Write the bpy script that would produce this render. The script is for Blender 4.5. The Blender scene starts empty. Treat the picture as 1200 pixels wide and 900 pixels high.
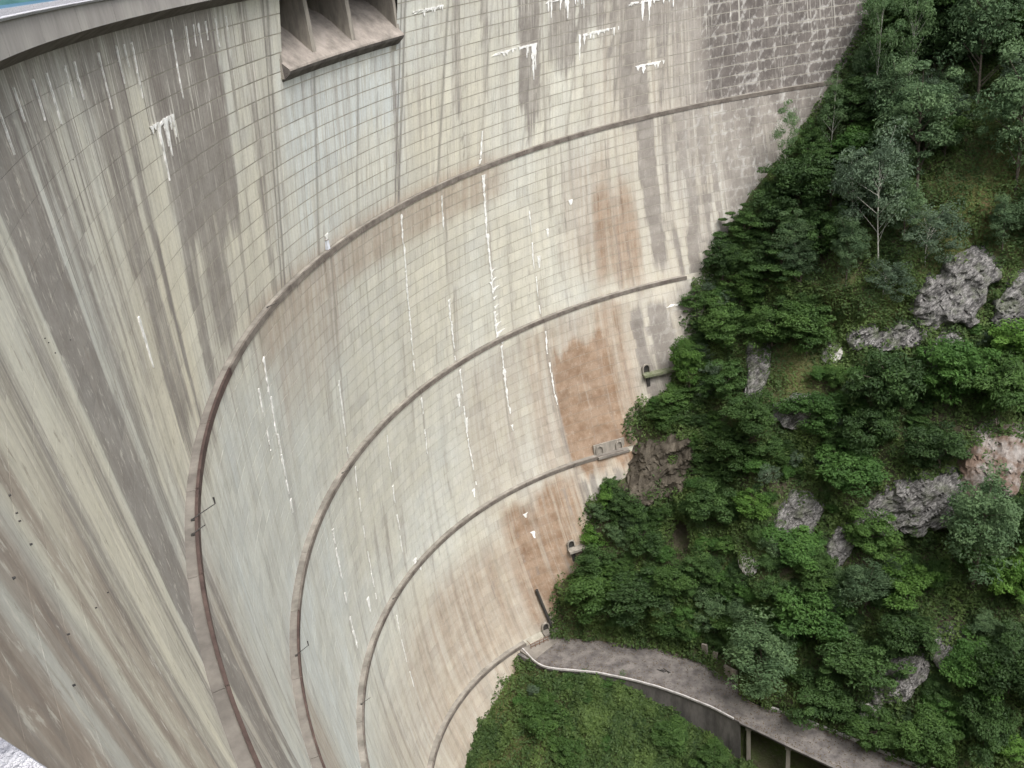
import bpy, math, random
import numpy as np
from mathutils import Matrix, Vector

# ---------------------------------------------------------------- camera, sky, sun, exposure
SC = bpy.context.scene
COL = SC.collection
CAM_POS = (56.00678, 92.73885, 2.6138)
RT = (-0.93261795, -0.34217149, -0.11464046)
UP = (0.05825974, -0.45628109, 0.88792645)
FW = (0.35613139, -0.82141722, -0.44547075)
cd = bpy.data.cameras.new('camera')
cam = bpy.data.objects.new('camera', cd); COL.objects.link(cam)
cam.matrix_world = Matrix(((RT[0], UP[0], -FW[0], CAM_POS[0]), (RT[1], UP[1], -FW[1], CAM_POS[1]),
                           (RT[2], UP[2], -FW[2], CAM_POS[2]), (0, 0, 0, 1)))
cd.sensor_width = 36.0; cd.lens = 1055.8 / 1200 * 36
cd.clip_start = 0.05; cd.clip_end = 20000
SC.camera = cam

SUN_EL, SUN_AZ = math.radians(58), math.radians(150)   # azimuth measured from +x towards +y
w = bpy.data.worlds.new('World'); SC.world = w; w.use_nodes = True
wn = w.node_tree.nodes; wl = w.node_tree.links
bg = wn['Background']
sky = wn.new('ShaderNodeTexSky'); sky.sky_type = 'NISHITA'; sky.sun_disc = False
sky.sun_elevation = SUN_EL; sky.sun_rotation = math.pi / 2 - SUN_AZ
sky.air_density = 1.0; sky.dust_density = 4.0
hs = wn.new('ShaderNodeHueSaturation'); hs.inputs['Saturation'].default_value = 0.28
wl.new(sky.outputs[0], hs.inputs['Color']); wl.new(hs.outputs[0], bg.inputs[0])
bg.inputs[1].default_value = 0.15
sd = bpy.data.lights.new('sun', 'SUN'); sd.energy = 1.1; sd.angle = math.radians(32); sd.color = (1, .965, .91)
sun = bpy.data.objects.new('sun', sd); COL.objects.link(sun)
sdir = Vector((math.cos(SUN_AZ) * math.cos(SUN_EL), math.sin(SUN_AZ) * math.cos(SUN_EL), math.sin(SUN_EL)))
sun.rotation_euler = sdir.to_track_quat('Z', 'Y').to_euler()
SC.view_settings.view_transform = 'Standard'; SC.view_settings.look = 'None'
SC.view_settings.exposure = 1.25; SC.view_settings.gamma = 1

# ---------------------------------------------------------------- geometry of the place (plain numpy)
#GEO-BEGIN
ZL = [0, -27.87, -56.24, -83.70, -111.61]
RPOL = np.polyfit(ZL, [110, 92.71, 72.02, 51.02, 33.16], 4)
CPOL = np.polyfit(ZL, [0, 20.72, 44.61, 67.01, 81.95], 4)
def rad(z):
    z = np.asarray(z, float); zc = np.clip(z, -118, 0)
    return np.polyval(RPOL, zc) + (z - zc) * np.where(z < -118, 0.5, np.polyval(np.polyder(RPOL), 0))
def cen(z):
    z = np.asarray(z, float); zc = np.clip(z, -118, 0)
    return np.polyval(CPOL, zc) + (z - zc) * np.where(z < -118, -0.35, np.polyval(np.polyder(CPOL), 0))
LEDGE = [-27.87, -56.24, -83.70, -111.61]
def setback(z):
    """how far the wall stands behind the ledge line: each tier steps out a little towards its top"""
    z = np.asarray(z, float); e = np.array([0.0] + LEDGE + [-145.0]); out = np.zeros_like(z)
    for i in range(5):
        m = (z <= e[i] + 1e-6) & (z >= e[i + 1] - 1e-6)
        t = (e[i] - z) / (e[i] - e[i + 1])
        out = np.where(m, (0.12 if i else 0.0) + t * (.78 if i < 4 else .3), out)
    return out
def P_dam(u, z, off=0.0):
    """point of the downstream face: u metres along the arc from the crown, height z, off metres INTO the wall"""
    u = np.asarray(u, float); z = np.asarray(z, float)
    r = rad(z); th = u / r; R = r + off
    return np.stack([cen(z) + R * np.cos(th), R * np.sin(th), z + 0 * u], -1)
def A_(z): return np.interp(z, [-140, -111.6, -83.7, -56.2, -27.9, 0], [27.5, 27.5, 26.7, 27.6, 29.1, 26.3])
def K_(z): return np.interp(z, [-140, -111.6, -83.7, -56.2, -27.9, 0], [9.75, 9.75, 9.72, 9.74, 9.72, 10.0])
def s2u(s, z): return A_(z) - K_(z) * s        # s counts the construction joints
def u2s(u, z): return (A_(z) - u) / K_(z)
CONT = np.array([(-140, 12), (-127, 6), (-122.7, -.8), (-121.4, -5.2), (-119.3, -11.5), (-116, -17.1), (-110.6, -24.4), (-104, -27.5), (-97.4, -31.7),
                 (-87.4, -39.8), (-76.7, -46.7), (-66.6, -55.2), (-56, -61.2), (-44, -69.6), (-34.5, -78.3), (-27.6, -83.3), (-15.5, -90.3), (10, -104), (60, -135)], float)
def Ycont(z): return np.interp(z, CONT[:, 0], CONT[:, 1])
def y_in(x): return np.interp(x, [20, 45, 53, 60.8, 68.8, 72, 78.2, 87.5, 96.5, 104.3, 120], [-7.5, -9.6, -12.2, -14.4, -16.2, -19.8, -23.4, -25, -24.2, -23.4, -23.0])
def y_out(x): return np.interp(x, [20, 46, 56, 62.9, 66.5, 70, 74.5, 79.6, 84, 88.5, 94.5, 99, 101.5, 103.2, 104.8, 106.3, 109.2, 120], [-.5, -3.5, -6.8, -9.2, -10.6, -11.8, -13.7, -15.1, -16.0, -16.5, -16.7, -16.2, -15.9, -15.8, -16.1, -17.0, -19.3, -19.5])
def _h(ix, iy, s):
    n = (ix * 374761393 + iy * 668265263 + s * 974634777) & 0xffffffff
    n = ((n ^ (n >> 13)) * 1274126177) & 0xffffffff
    return ((n ^ (n >> 16)) & 0xffff) / 65535.0
def vn(x, y, s=0):
    x = np.asarray(x, float); y = np.asarray(y, float); x, y = np.broadcast_arrays(x, y)
    ix = np.floor(x).astype(np.int64); iy = np.floor(y).astype(np.int64); fx = x - ix; fy = y - iy
    fx = fx * fx * (3 - 2 * fx); fy = fy * fy * (3 - 2 * fy)
    a = _h(ix, iy, s) * (1 - fx) + _h(ix + 1, iy, s) * fx; b = _h(ix, iy + 1, s) * (1 - fx) + _h(ix + 1, iy + 1, s) * fx
    return a * (1 - fy) + b * fy
def fbm(x, y, s=0, o=4):
    t = 0; a = .5; f = 1
    for i in range(o): t = t + a * vn(np.asarray(x) * f, np.asarray(y) * f, s + i * 17); a *= .5; f *= 2.03
    return t
XC = lambda z: np.interp(z, [-123, -112, -97, -77, -56, -34, -15, 10], [113.5, 106, 102, 93, 82.7, 66.2, 55.5, 44])
CAVE = (83.2, -96.4)
def Yhill(x, z):
    x = np.asarray(x, float); z = np.asarray(z, float)
    y = Ycont(z) - 1.0
    y = y - 3.0 * np.clip(x - 125, 0, 400)
    y = y + (y_in(x) + 23.3) * np.exp(-(z + 112) / 30)
    d = XC(z) - x
    t = np.clip((d - 1) / 10, 0, 1) * np.clip((z + 112) / 6, 0.05, 1)
    n = (fbm(x / 17 + 3, z / 13, 5, 2) - .37) * 9 + (fbm(x / 5, z / 5, 9, 3) - .43) * 4.2
    rg = 1 - np.abs(fbm(x / 11 + z / 23, z / 14 - x / 30, 31, 3) * 2.3 - 1)
    y = y + t * (n + rg * 2.2 - 1)
    for px_, pz_ in ((91.5, -72.5), (96.0, -85.0), (102.0, -99.5)):
        y = y - 3.6 * np.exp(-(((x - px_) / 4.2) ** 2 + ((z - pz_) / 3.2) ** 4))
    y = y - 4.5 * np.exp(-(((x - CAVE[0]) / 1.6) ** 2 + ((z - CAVE[1]) / 2.3) ** 2))
    return y
def z_foot(x): return np.interp(x, [20, 64, 70, 88, 96, 120], [-122, -121.8, -120.6, -114.6, -113.3, -113.4])
#GEO-END

PLANTS = [
 (42.0, -46.7, -72.0, 11.7, 'bright', 1.0, 'big vivid green broadleaf tree just below the large grey rock slab'),
 (62.1, -42.5, -77.5, 8.6, 'bright', 1.0, 'vivid green rounded tree beside the low grey rock ledge in the middle of the slope'),
 (35.7, -45.4, -73.2, 10.5, 'mid', 1.0, 'broad mid green tree right of the big vivid green tree under the rock slab'),
 (69.6, -59.5, -59.0, 9.1, 'layered', 1.0, 'dark green tree with tiered drooping boughs standing alone on the brown grass near the wall'),
 (38.0, -28.0, -93.7, 12.7, 'blue', 1.05, 'tallest dark bluish green tree on the lower right slope below the grey cliff'),
 (32.4, -32.4, -87.2, 8.3, 'dark', 1.0, 'dark green tree at the right edge just under the rusty brown cliff face'),
 (32.5, -27.1, -93.8, 8.3, 'lime', 1.0, 'yellow green tree at the right edge of the lower slope'),
 (36.9, -29.2, -92.0, 5.9, 'bright', 1.0, 'narrow vivid green tree in front of the tallest dark tree'),
 (60.8, -23.0, -104.8, 11.7, 'bright', 1.0, 'large vivid green bush above the bend of the access road'),
 (47.1, -25.0, -96.3, 7.9, 'lime', 1.0, 'rounded yellow green tree in the middle of the lower slope'),
 (52.5, -24.7, -97.8, 7.3, 'blue', 1.0, 'small bluish green tree left of the rounded yellow green tree'),
 (67.3, -17.3, -111.4, 12.0, 'blue', 0.9, 'bluish green bush leaning over the inner edge of the access road'),
 (37.9, -17.9, -103.5, 8.2, 'bright', 1.0, 'vivid green shrub beside the small scree patch at lower right'),
 (41.9, -14.8, -108.2, 5.6, 'bright', 1.0, 'small vivid green shrub below the scree patch'),
 (50.4, -11.8, -111.8, 7.6, 'mid', 0.8, 'low mid green shrub beside the white kerb of the road'),
 (31.8, -11.6, -109.8, 5.0, 'lime', 0.9, 'pale yellow green bush at the lower right corner'),
 (43.3, -10.4, -111.6, 8.8, 'mid', 0.9, 'mid green shrub beyond the far end of the road kerb'),
 (97.0, -26.7, -108.5, 11.2, 'mid', 0.8, 'leafy green bush filling the corner between the wall and the road'),
 (88.7, -26.2, -107.9, 11.3, 'dark', 0.8, 'dark green bush overhanging the inner side of the road'),
 (97.9, -29.8, -103.0, 7.0, 'dark', 0.9, 'dark green bush hugging the wall above the road corner'),
 (82.6, -27.2, -102.5, 8.0, 'mid', 0.8, 'mid green bush at the right end of the thicket over the road'),
 (99.5, -33.8, -100.2, 5.4, 'lime', 1.0, 'yellow green shrub beside the lowest small gallery platform'),
 (96.7, -37.1, -92.6, 4.4, 'lime', 1.0, 'tiny yellow green shrub under the double gallery portal'),
 (95.5, -44.6, -86.9, 2.7, 'lime', 1.0, 'very small yellow green plant growing at the foot of the double portal'),
 (83.6, -49.8, -75.8, 5.9, 'lime', 1.7, 'slim yellow green sapling right of the green topped gallery platform'),
 (76.7, -48.3, -76.0, 9.6, 'layered', 0.9, 'dark green bush with flat tiers beside the pale boulders'),
 (84.4, -52.3, -72.2, 6.6, 'mid', 1.0, 'mid green bush beside the green topped gallery platform'),
 (85.8, -47.5, -78.2, 6.5, 'mid', 0.9, 'mid green bush directly under the green topped gallery platform'),
 (70.8, -34.2, -89.3, 6.3, 'lime', 0.8, 'yellow green bush left of the grey boulder outcrop'),
 (55.8, -36.8, -83.2, 11.8, 'bright', 0.7, 'wide low vivid green bush above the grey boulder outcrop'),
 (63.8, -29.5, -93.0, 8.8, 'bright', 0.7, 'low vivid green bush just below the grey boulder outcrop'),
 (52.3, -30.7, -91.8, 8.8, 'mid', 0.9, 'mid green bush below the small stony patch'),
 (74.8, -41.3, -86.1, 9.2, 'mid', 0.9, 'mid green tree standing above the dark hollow in the slope'),
 (48.3, -68.5, -44.5, 11.5, 'blue', 1.2, 'tall bluish green tree in the middle of the upper slope'),
 (53.2, -73.8, -39.4, 9.8, 'blue', 1.2, 'bluish green tree left of the bare pale trunk'),
 (39.7, -78.6, -33.3, 12.3, 'blue', 1.25, 'bluish green tree with its long bare pale trunk showing'),
 (33.5, -69.6, -45.5, 12.9, 'blue', 1.2, 'hazy bluish green tree at the right edge above the mossy bank'),
 (34.8, -83.6, -27.9, 11.9, 'mid', 1.2, 'mid green tree at the right edge near the top'),
 (43.5, -87.6, -22.7, 13.1, 'mid', 1.2, 'mid green tree at the very top right of the slope'),
 (50.7, -86.1, -25.2, 12.0, 'mid', 1.2, 'mid green tree at the top beside the upper end of the wall'),
 (45.7, -82.4, -30.0, 10.1, 'dark', 1.2, 'dark green tree on the upper slope left of the bare trunk'),
 (56.0, -78.7, -34.5, 9.0, 'birch', 1.5, 'thin birch with pale straight trunk close to the wall'),
 (50.9, -78.2, -33.3, 8.3, 'birch', 1.5, 'second thin birch with pale trunk just right of the first'),
 (62.6, -73.9, -39.8, 5.5, 'birch', 1.5, 'sparse birch leaning against the stained wall'),
 (70.0, -70.7, -43.0, 5.5, 'birch', 1.5, 'sparse birch standing lowest along the wall edge'),
 (58.5, -72.2, -41.9, 9.4, 'bright', 1.0, 'fresh green tree among dark trees below the two birches'),
 (52.9, -68.3, -44.5, 8.9, 'blue', 1.0, 'bluish green tree right of the fresh green tree'),
 (67.2, -66.6, -47.3, 10.5, 'dark', 1.0, 'dark green tree crowding the wall below the second ledge end'),
 (71.2, -64.6, -51.3, 8.9, 'dark', 1.0, 'dark green tree touching the wall above the third ledge end'),
 (61.6, -67.0, -47.2, 9.5, 'layered', 1.0, 'green tree with tiered boughs in the dense grove by the wall'),
 (61.7, -60.8, -53.4, 9.0, 'dark', 1.0, 'very dark tree in the shaded heart of the grove'),
 (53.6, -59.2, -53.9, 12.0, 'grey', 1.3, 'grey green hazy tree above the brown grass'),
 (57.8, -62.5, -50.7, 7.8, 'grey', 1.4, 'grey green thin tree left of the larger hazy one'),
 (46.5, -59.5, -54.3, 9.3, 'grey', 1.0, 'grey green bush at the edge of the brown grass bank'),
 (52.6, -56.1, -58.9, 7.6, 'grey', 0.8, 'low grey green bush above the rock slab'),
 (75.8, -60.3, -61.4, 6.6, 'mid', 1.0, 'mid green bush near the end of the third ledge'),
 (78.1, -55.2, -68.5, 9.4, 'mid', 1.0, 'mid green tree left of the tiered tree and below it'),
 (69.9, -54.1, -67.1, 8.7, 'mid', 0.9, 'mid green bush below the alone standing tiered tree'),
 (64.2, -52.8, -67.5, 10.1, 'mid', 0.9, 'spreading mid green bush above the little white stones'),
 (83.1, -58.7, -63.1, 5.4, 'mid', 1.0, 'small mid green bush pressed against the wall under the third ledge'),
 (51.0, -43.8, -74.0, 11.9, 'dark', 1.0, 'dark green tree left of the big vivid green tree'),
 (53.1, -39.7, -79.1, 9.7, 'dark', 1.0, 'dark green tree over the wide low vivid bush'),
 (43.3, -38.1, -79.6, 8.8, 'dark', 0.9, 'dark green bush left of the rusty brown cliff face'),
 (33.9, -51.6, -68.0, 9.2, 'lime', 0.9, 'yellow green bush at the right edge below the second rock slab'),
 (72.1, -42.2, -78.4, 8.4, 'mid', 0.9, 'mid green bush left of the vivid rounded tree'),
 (77.8, -36.3, -92.4, 8.9, 'dark', 0.8, 'dark green bush right of the dark hollow'),
 (89.5, -33.5, -99.0, 7.5, 'dark', 0.8, 'dark green bush left of the dark hollow'),
 (52.5, -17.6, -106.4, 10.3, 'dark', 0.8, 'dark green bush in the lower slope left of the scree patch'),
 (58.3, -14.6, -111.5, 8.9, 'dark', 0.8, 'dark green bush beside the inner kerb of the road'),
 (46.7, -19.9, -101.9, 8.8, 'dark', 0.9, 'dark green tree above the scree patch'),
 (33.2, -17.0, -103.4, 10.2, 'dark', 1.0, 'dark green tree at the right edge level with the scree patch'),
 (36.2, -12.5, -108.9, 8.8, 'dark', 0.9, 'dark green tree near the lower right corner'),
 (91.7, -17.5, -116.0, 5.3, 'bright', 0.8, 'small fresh green shrub growing up over the white road edge'),
 (81.0, -10.0, -119.0, 6.7, 'mid', 0.7, 'fresh green shrub at the foot of the grey retaining wall'),
 (97.8, -16.1, -116.0, 5.7, 'mid', 0.7, 'low green shrub beneath the white road edge near the dam'),
 (101.9, -8.3, -119.6, 8.8, 'mid', 0.6, 'low green shrub on the grassy foot slope near the dam'),
 (97.2, -5.2, -120.7, 7.7, 'mid', 0.6, 'low green shrub at the bottom edge of the grassy foot slope'),
 (73.7, -7.6, -119.9, 6.6, 'mid', 0.7, 'fresh green shrub at the bottom edge below the retaining wall'),
 (87.5, -46.1, -80.2, 6.2, 'mid', 0.8, 'mid green bush above the bare brown rock by the wall'),
 (89.3, -55.7, -67.7, 3.5, 'mid', 0.9, 'tiny green bush growing at the wall under the fourth tier'),
]
ROCKS = [
 (41.8, -58.9, -57.7, 12.4, 9.6, 0, 'largest grey rock slab on the upper right slope'),
 (33.3, -58.4, -59.4, 7.8, 7.8, 0, 'grey rock slab at the right edge of the slope'),
 (50.3, -55.2, -63.8, 9.8, 4.0, 0, 'narrow grey ledge of rock left of the largest slab'),
 (43.3, -53.5, -64.7, 6.1, 5.2, 0, 'dark grey rock block just under the largest slab'),
 (65.3, -46.2, -73.9, 8.4, 3.9, 0, 'low grey rock ledge above the vivid rounded tree'),
 (72.4, -52.1, -69.5, 3.7, 9.2, 0, 'pale grey boulder column beside the tiered bush'),
 (35.7, -39.1, -77.7, 11.5, 8.3, 1, 'rusty brown and grey cliff face at the right edge'),
 (45.2, -36.2, -83.6, 15.3, 8.2, 0, 'grey fractured cliff in the middle of the right slope'),
 (63.6, -34.4, -88.1, 8.3, 6.5, 0, 'rounded grey boulder outcrop in the middle slope'),
 (56.9, -32.6, -90.4, 4.4, 4.1, 0, 'small grey stone outcrop right of the rounded outcrop'),
 (48.4, -18.9, -103.7, 8.8, 5.3, 0, 'grey scree patch on the dark lower slope'),
 (88.2, -42.3, -85.8, 14.0, 9.4, 2, 'bare brown rock face beside the double gallery portal'),
 (51.4, -35.9, -86.1, 7.4, 4.4, 0, 'low grey rock ribs between the round outcrop and the fractured cliff'),
 (39.6, -37.6, -80.7, 6.8, 4.4, 0, 'small grey rock step between the fractured cliff and the rusty face'),
 (55.6, -53.7, -63.8, 5.2, 3.4, 0, 'small grey rock rib left of the narrow grey ledge'),
 (70.9, -28.9, -94.4, 3.3, 2.1, 3, 'small white stone above the road slope'),
 (41.1, -22.2, -99.2, 5.3, 3.5, 0, 'small grey rock among the dark trees at lower right'),
 (37.2, -89.3, -19.0, 5.2, 4.5, 3, 'pale rock showing at the top right edge'),
 (60.1, -53.6, -66.7, 4.0, 2.8, 3, 'pair of little white stones in the grass below the grey ledge'),
 (51.1, -15.8, -108.3, 4.4, 2.9, 3, 'pale rock behind the inner kerb of the road'),
]
LANDMARKS = [
 (41.8, -57.7, 'largest grey rock slab'),
 (33.3, -59.4, 'rock slab at the right edge'),
 (50.3, -63.8, 'narrow grey rock ledge'),
 (65.3, -73.9, 'low grey rock ledge'),
 (72.4, -69.5, 'pale grey boulder column'),
 (35.7, -77.7, 'rusty brown cliff face'),
 (44.8, -83.3, 'grey fractured cliff'),
 (63.6, -88.1, 'rounded grey boulder outcrop'),
 (56.9, -90.4, 'small grey stone outcrop'),
 (48.4, -103.7, 'grey scree patch'),
 (88.2, -85.8, 'bare brown rock face'),
 (70.9, -94.4, 'small white stone'),
 (42.0, -69.7, 'big vivid green tree'),
 (62.2, -75.6, 'vivid green rounded tree'),
 (69.7, -56.4, 'lone tiered dark tree'),
 (39.7, -89.8, 'tallest dark bluish tree'),
 (47.2, -95.0, 'rounded yellow green tree'),
 (61.1, -102.4, 'large vivid bush over the road bend'),
 (67.6, -109.9, 'bluish bush leaning over the road'),
 (38.0, -101.9, 'vivid shrub by the scree'),
 (88.9, -105.5, 'dark bush overhanging the road'),
 (99.6, -99.0, 'yellow green shrub by the platform'),
 (83.8, -73.4, 'slim yellow green sapling'),
 (55.9, -81.6, 'wide low vivid bush'),
 (53.4, -36.8, 'bare pale trunk tree'),
 (39.9, -29.9, 'tall upper bluish tree'),
 (58.6, -31.0, 'thin birch by the wall'),
 (52.0, -30.5, 'second thin birch'),
 (71.9, -40.1, 'lowest sparse birch'),
 (58.7, -39.8, 'fresh green tree of the grove'),
 (53.8, -50.3, 'hazy grey green tree'),
 (33.8, -41.9, 'hazy bluish tree at the right edge'),
 (43.7, -19.1, 'tree at the top right corner'),
 (93.0, -71.9, 'green topped gallery platform'),
 (98.0, -84.7, 'double gallery portal'),
 (83.5, -97.9, 'dark hollow in the slope'),
 (32.8, -83.5, 'dark tree under the rusty cliff'),
 (32.7, -91.9, 'yellow green tree at the right edge'),
 (52.6, -95.9, 'small bluish tree'),
 (61.9, -51.5, 'very dark grove tree'),
 (75.9, -59.8, 'bush near the third ledge end'),
 (64.4, -65.5, 'spreading mid green bush'),
 (46.6, -51.9, 'grey green bush on the brown bank'),
]

# ---------------------------------------------------------------- materials
def mat(name, rough=.9, spec=.25):
    m = bpy.data.materials.new(name); m.use_nodes = True
    nt = m.node_tree; b = nt.nodes['Principled BSDF']
    b.inputs['Roughness'].default_value = rough; b.inputs['Specular IOR Level'].default_value = spec
    return m, nt, b
class N:
    """tiny node-graph writer"""
    def __init__(s, nt): s.nt = nt
    def n(s, t, **k):
        x = s.nt.nodes.new(t)
        for a, v in k.items(): setattr(x, a, v)
        return x
    def put(s, sock, v):
        if hasattr(v, 'links') or isinstance(v, bpy.types.NodeSocket): s.nt.links.new(v, sock)
        else: sock.default_value = v
    def math(s, op, a, b=0.0, c=None, clamp=False):
        x = s.n('ShaderNodeMath', operation=op, use_clamp=clamp); s.put(x.inputs[0], a); s.put(x.inputs[1], b)
        if c is not None: s.put(x.inputs[2], c)
        return x.outputs[0]
    def mix(s, f, a, b, blend='MIX'):
        x = s.n('ShaderNodeMix', data_type='RGBA', blend_type=blend)
        s.put(x.inputs[0], f)
        for i, v in ((6, a), (7, b)): s.put(x.inputs[i], v if not isinstance(v, tuple) else (*v, 1) if len(v) == 3 else v)
        return x.outputs[2]
    def noise(s, vec, scale=1, detail=3, rough=.55, dist=0.0):
        x = s.n('ShaderNodeTexNoise'); 
        if vec is not None: s.put(x.inputs['Vector'], vec)
        x.inputs['Scale'].default_value = scale; x.inputs['Detail'].default_value = detail
        x.inputs['Roughness'].default_value = rough; x.inputs['Distortion'].default_value = dist
        return x.outputs[0]
    def mapr(s, v, a, b, c=0.0, d=1.0):
        x = s.n('ShaderNodeMapRange'); s.put(x.inputs[0], v)
        for i, k in enumerate((a, b, c, d)): x.inputs[i + 1].default_value = k
        return x.outputs[0]
    def scale(s, vec, sc):
        x = s.n('ShaderNodeVectorMath', operation='MULTIPLY'); s.put(x.inputs[0], vec); x.inputs[1].default_value = sc
        return x.outputs[0]
    def attr(s, name):
        return s.n('ShaderNodeAttribute', attribute_name=name)
    def bump(s, h, strength, dist, b):
        x = s.n('ShaderNodeBump'); s.put(x.inputs['Height'], h); x.inputs['Strength'].default_value = strength
        x.inputs['Distance'].default_value = dist; s.nt.links.new(x.outputs[0], b.inputs['Normal'])

def wall_material():
    m, nt, b = mat('weathered_concrete', .92, .2); g = N(nt)
    uv = g.n('ShaderNodeUVMap', uv_map='uv').outputs[0]
    st = g.attr('stain'); sep = g.n('ShaderNodeSeparateColor'); nt.links.new(st.outputs['Color'], sep.inputs[0])
    dk, br, bl = sep.outputs[0], sep.outputs[1], sep.outputs[2]
    wm = st.outputs['Alpha']
    tone = g.attr('tone').outputs['Fac']
    s1 = g.noise(g.scale(uv, (1.1, .035, 1)), 1, 5, .62)            # long streaks
    s2 = g.noise(g.scale(uv, (3.2, .16, 1)), 1, 4, .6)              # short fine streaks
    s3 = g.noise(g.scale(uv, (.33, .05, 1)), 1, 3, .55)
    bl1 = g.noise(uv, .35, 5, .65)                                   # blotches
    gr = g.noise(uv, 4.0, 4, .7)
    base = g.mix(g.mapr(bl1, .35, .68), (.50, .488, .415), (.475, .468, .425))
    base = g.mix(g.math('MULTIPLY', wm, .75, clamp=True), base, (.57, .525, .41))
    base = g.mix(g.mapr(s3, .45, .75, 0, .35), base, (.30, .285, .25))
    # bluish white wash
    base = g.mix(g.math('MULTIPLY', bl, g.mapr(s2, .25, .6), clamp=True), base, (.50, .535, .535))
    # faint streaks everywhere
    sx = g.n('ShaderNodeSeparateXYZ'); nt.links.new(uv, sx.inputs[0])
    zf_ = g.mapr(sx.outputs[1], -26, -45, 1, .35)
    base = g.mix(g.math('MULTIPLY', g.mapr(s1, .48, .66, 0, .55), zf_), base, (.30, .275, .245))
    base = g.mix(g.mapr(s2, .55, .78, 0, .30), base, (.55, .54, .47))
    base = g.mix(g.mapr(s2, .46, .27, 0, .5), base, (.26, .245, .215))
    # rust and brown
    rf = g.math('MULTIPLY', br, g.mapr(g.math('ADD', s1, g.math('MULTIPLY', s2, .5)), .5, .9, .55, 1.25), clamp=True)
    rustc = g.mix(g.mapr(bl1, .35, .6), (.20, .13, .085), (.30, .22, .16))
    rustc = g.mix(g.mapr(sx.outputs[0], 60, 88), rustc, g.mix(g.mapr(bl1, .35, .6), (.215, .175, .145), (.30, .25, .205)))
    base = g.mix(rf, base, rustc)
    sj = g.attr('sj').outputs['Fac']; jd = g.attr('jd').outputs['Fac']
    wob = g.math('MULTIPLY', g.math('SUBTRACT', g.noise(g.scale(uv, (.6, .5, 1)), 1, 3), .5), .25)
    dj = g.math('MULTIPLY', g.math('SUBTRACT', g.math('FRACT', g.math('ADD', sj, .5)), .5), 9.7)
    dj = g.math('ADD', dj, wob)
    l1 = g.mapr(g.math('ABSOLUTE', g.math('SUBTRACT', dj, .42)), .40, .10)
    l2 = g.mapr(g.math('ABSOLUTE', g.math('ADD', dj, .42)), .26, .06)
    l3 = g.mapr(g.math('ABSOLUTE', dj), .48, .12)
    dbl = g.math('MULTIPLY', g.math('MAXIMUM', l1, l2), g.math('GREATER_THAN', jd, .8))
    sgl = g.math('MULTIPLY', l3, g.math('MULTIPLY', g.mapr(jd, .8, .8001, 1, 0), jd))
    jl = g.math('MAXIMUM', dbl, sgl)
    jl = g.math('MULTIPLY', jl, g.mapr(s2, .3, .55, .45, .95))
    # dark grime
    t = g.math('SUBTRACT', g.math('ADD', dk, g.math('MULTIPLY', s1, .9)), .62)
    t = g.math('ADD', t, g.math('MULTIPLY', g.math('SUBTRACT', s2, .5), .8))
    df = g.math('MULTIPLY', g.mapr(t, 0.02, .42, 0, .88), g.mapr(dk, .03, .25))
    base = g.mix(df, base, g.mix(g.mapr(bl1, .4, .62), (.185, .165, .15), (.245, .225, .205)))
    base = g.mix(g.math('MULTIPLY', df, g.mapr(dk, .82, 1.15, 0, .92)), base, g.mix(g.mapr(bl1, .38, .6), (.06, .052, .05), (.105, .092, .086)))
    base = g.mix(g.math('MULTIPLY', jl, .8), base, (.15, .135, .125))
    # pale veins where water seeps through the joints of the dark corner
    vm = g.attr('vein').outputs['Fac']
    ed = g.attr('edge').outputs['Fac']
    vn1 = g.noise(g.scale(uv, (.9, .5, 1)), 1, 5, .7, .6); vn2 = g.noise(g.scale(uv, (.16, .07, 1)), 1, 3, .6)
    vf = g.mapr(g.math('ADD', g.math('MULTIPLY', ed, .32), g.math('ADD', vn1, g.math('MULTIPLY', vn2, .45))), .98, 1.14)
    base = g.mix(g.math('MULTIPLY', g.math('MULTIPLY', vf, vm), .62, clamp=True), base, g.mix(bl1, (.30, .285, .27), (.56, .55, .52)))
    halo = g.math('MULTIPLY', g.math('POWER', ed, 2.2), g.mapr(g.noise(uv, .8, 4, .65), .42, .68, 0, .42))
    base = g.mix(g.math('MULTIPLY', halo, g.mapr(vm, 0, 1, 1, .2)), base, g.mix(.5, base, (.20, .18, .15)))
    lf = g.math('MULTIPLY', g.attr('fringe').outputs['Fac'], g.mapr(g.noise(g.scale(uv, (2.6, .10, 1)), 1, 4, .6), .56, .66))
    base = g.mix(lf, base, (.56, .545, .49))
    lf2 = g.math('MULTIPLY', g.attr('fringe').outputs['Fac'], g.mapr(g.noise(g.scale(uv, (3.3, .07, 1)), 1, 4, .6), .44, .36))
    base = g.mix(g.math('MULTIPLY', lf2, .8), base, (.15, .13, .12))
    mt = g.noise(g.scale(uv, (1.6, .8, 1)), 1, 7, .72, .3); far_l = g.mapr(sx.outputs[0], 40, 75, .25, 1)
    base = g.mix(g.math('MULTIPLY', g.mapr(mt, .56, .63, 0, .55), far_l), base, (.56, .53, .46))
    base = g.mix(g.math('MULTIPLY', g.mapr(mt, .42, .36, 0, .5), far_l), base, (.20, .165, .135))
    # panel tone and grain
    base = g.mix(1.0, base, g.mix(g.mapr(tone, 0, 1, 0, 1), (.91, .91, .91), (1.08, 1.08, 1.07)), 'MULTIPLY')
    base = g.mix(1.0, base, g.mix(gr, (.78, .78, .78), (1.2, 1.2, 1.2)), 'MULTIPLY')
    nt.links.new(base, b.inputs['Base Color'])
    g.bump(g.math('ADD', gr, s2), .35, .05, b)
    return m
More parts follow.
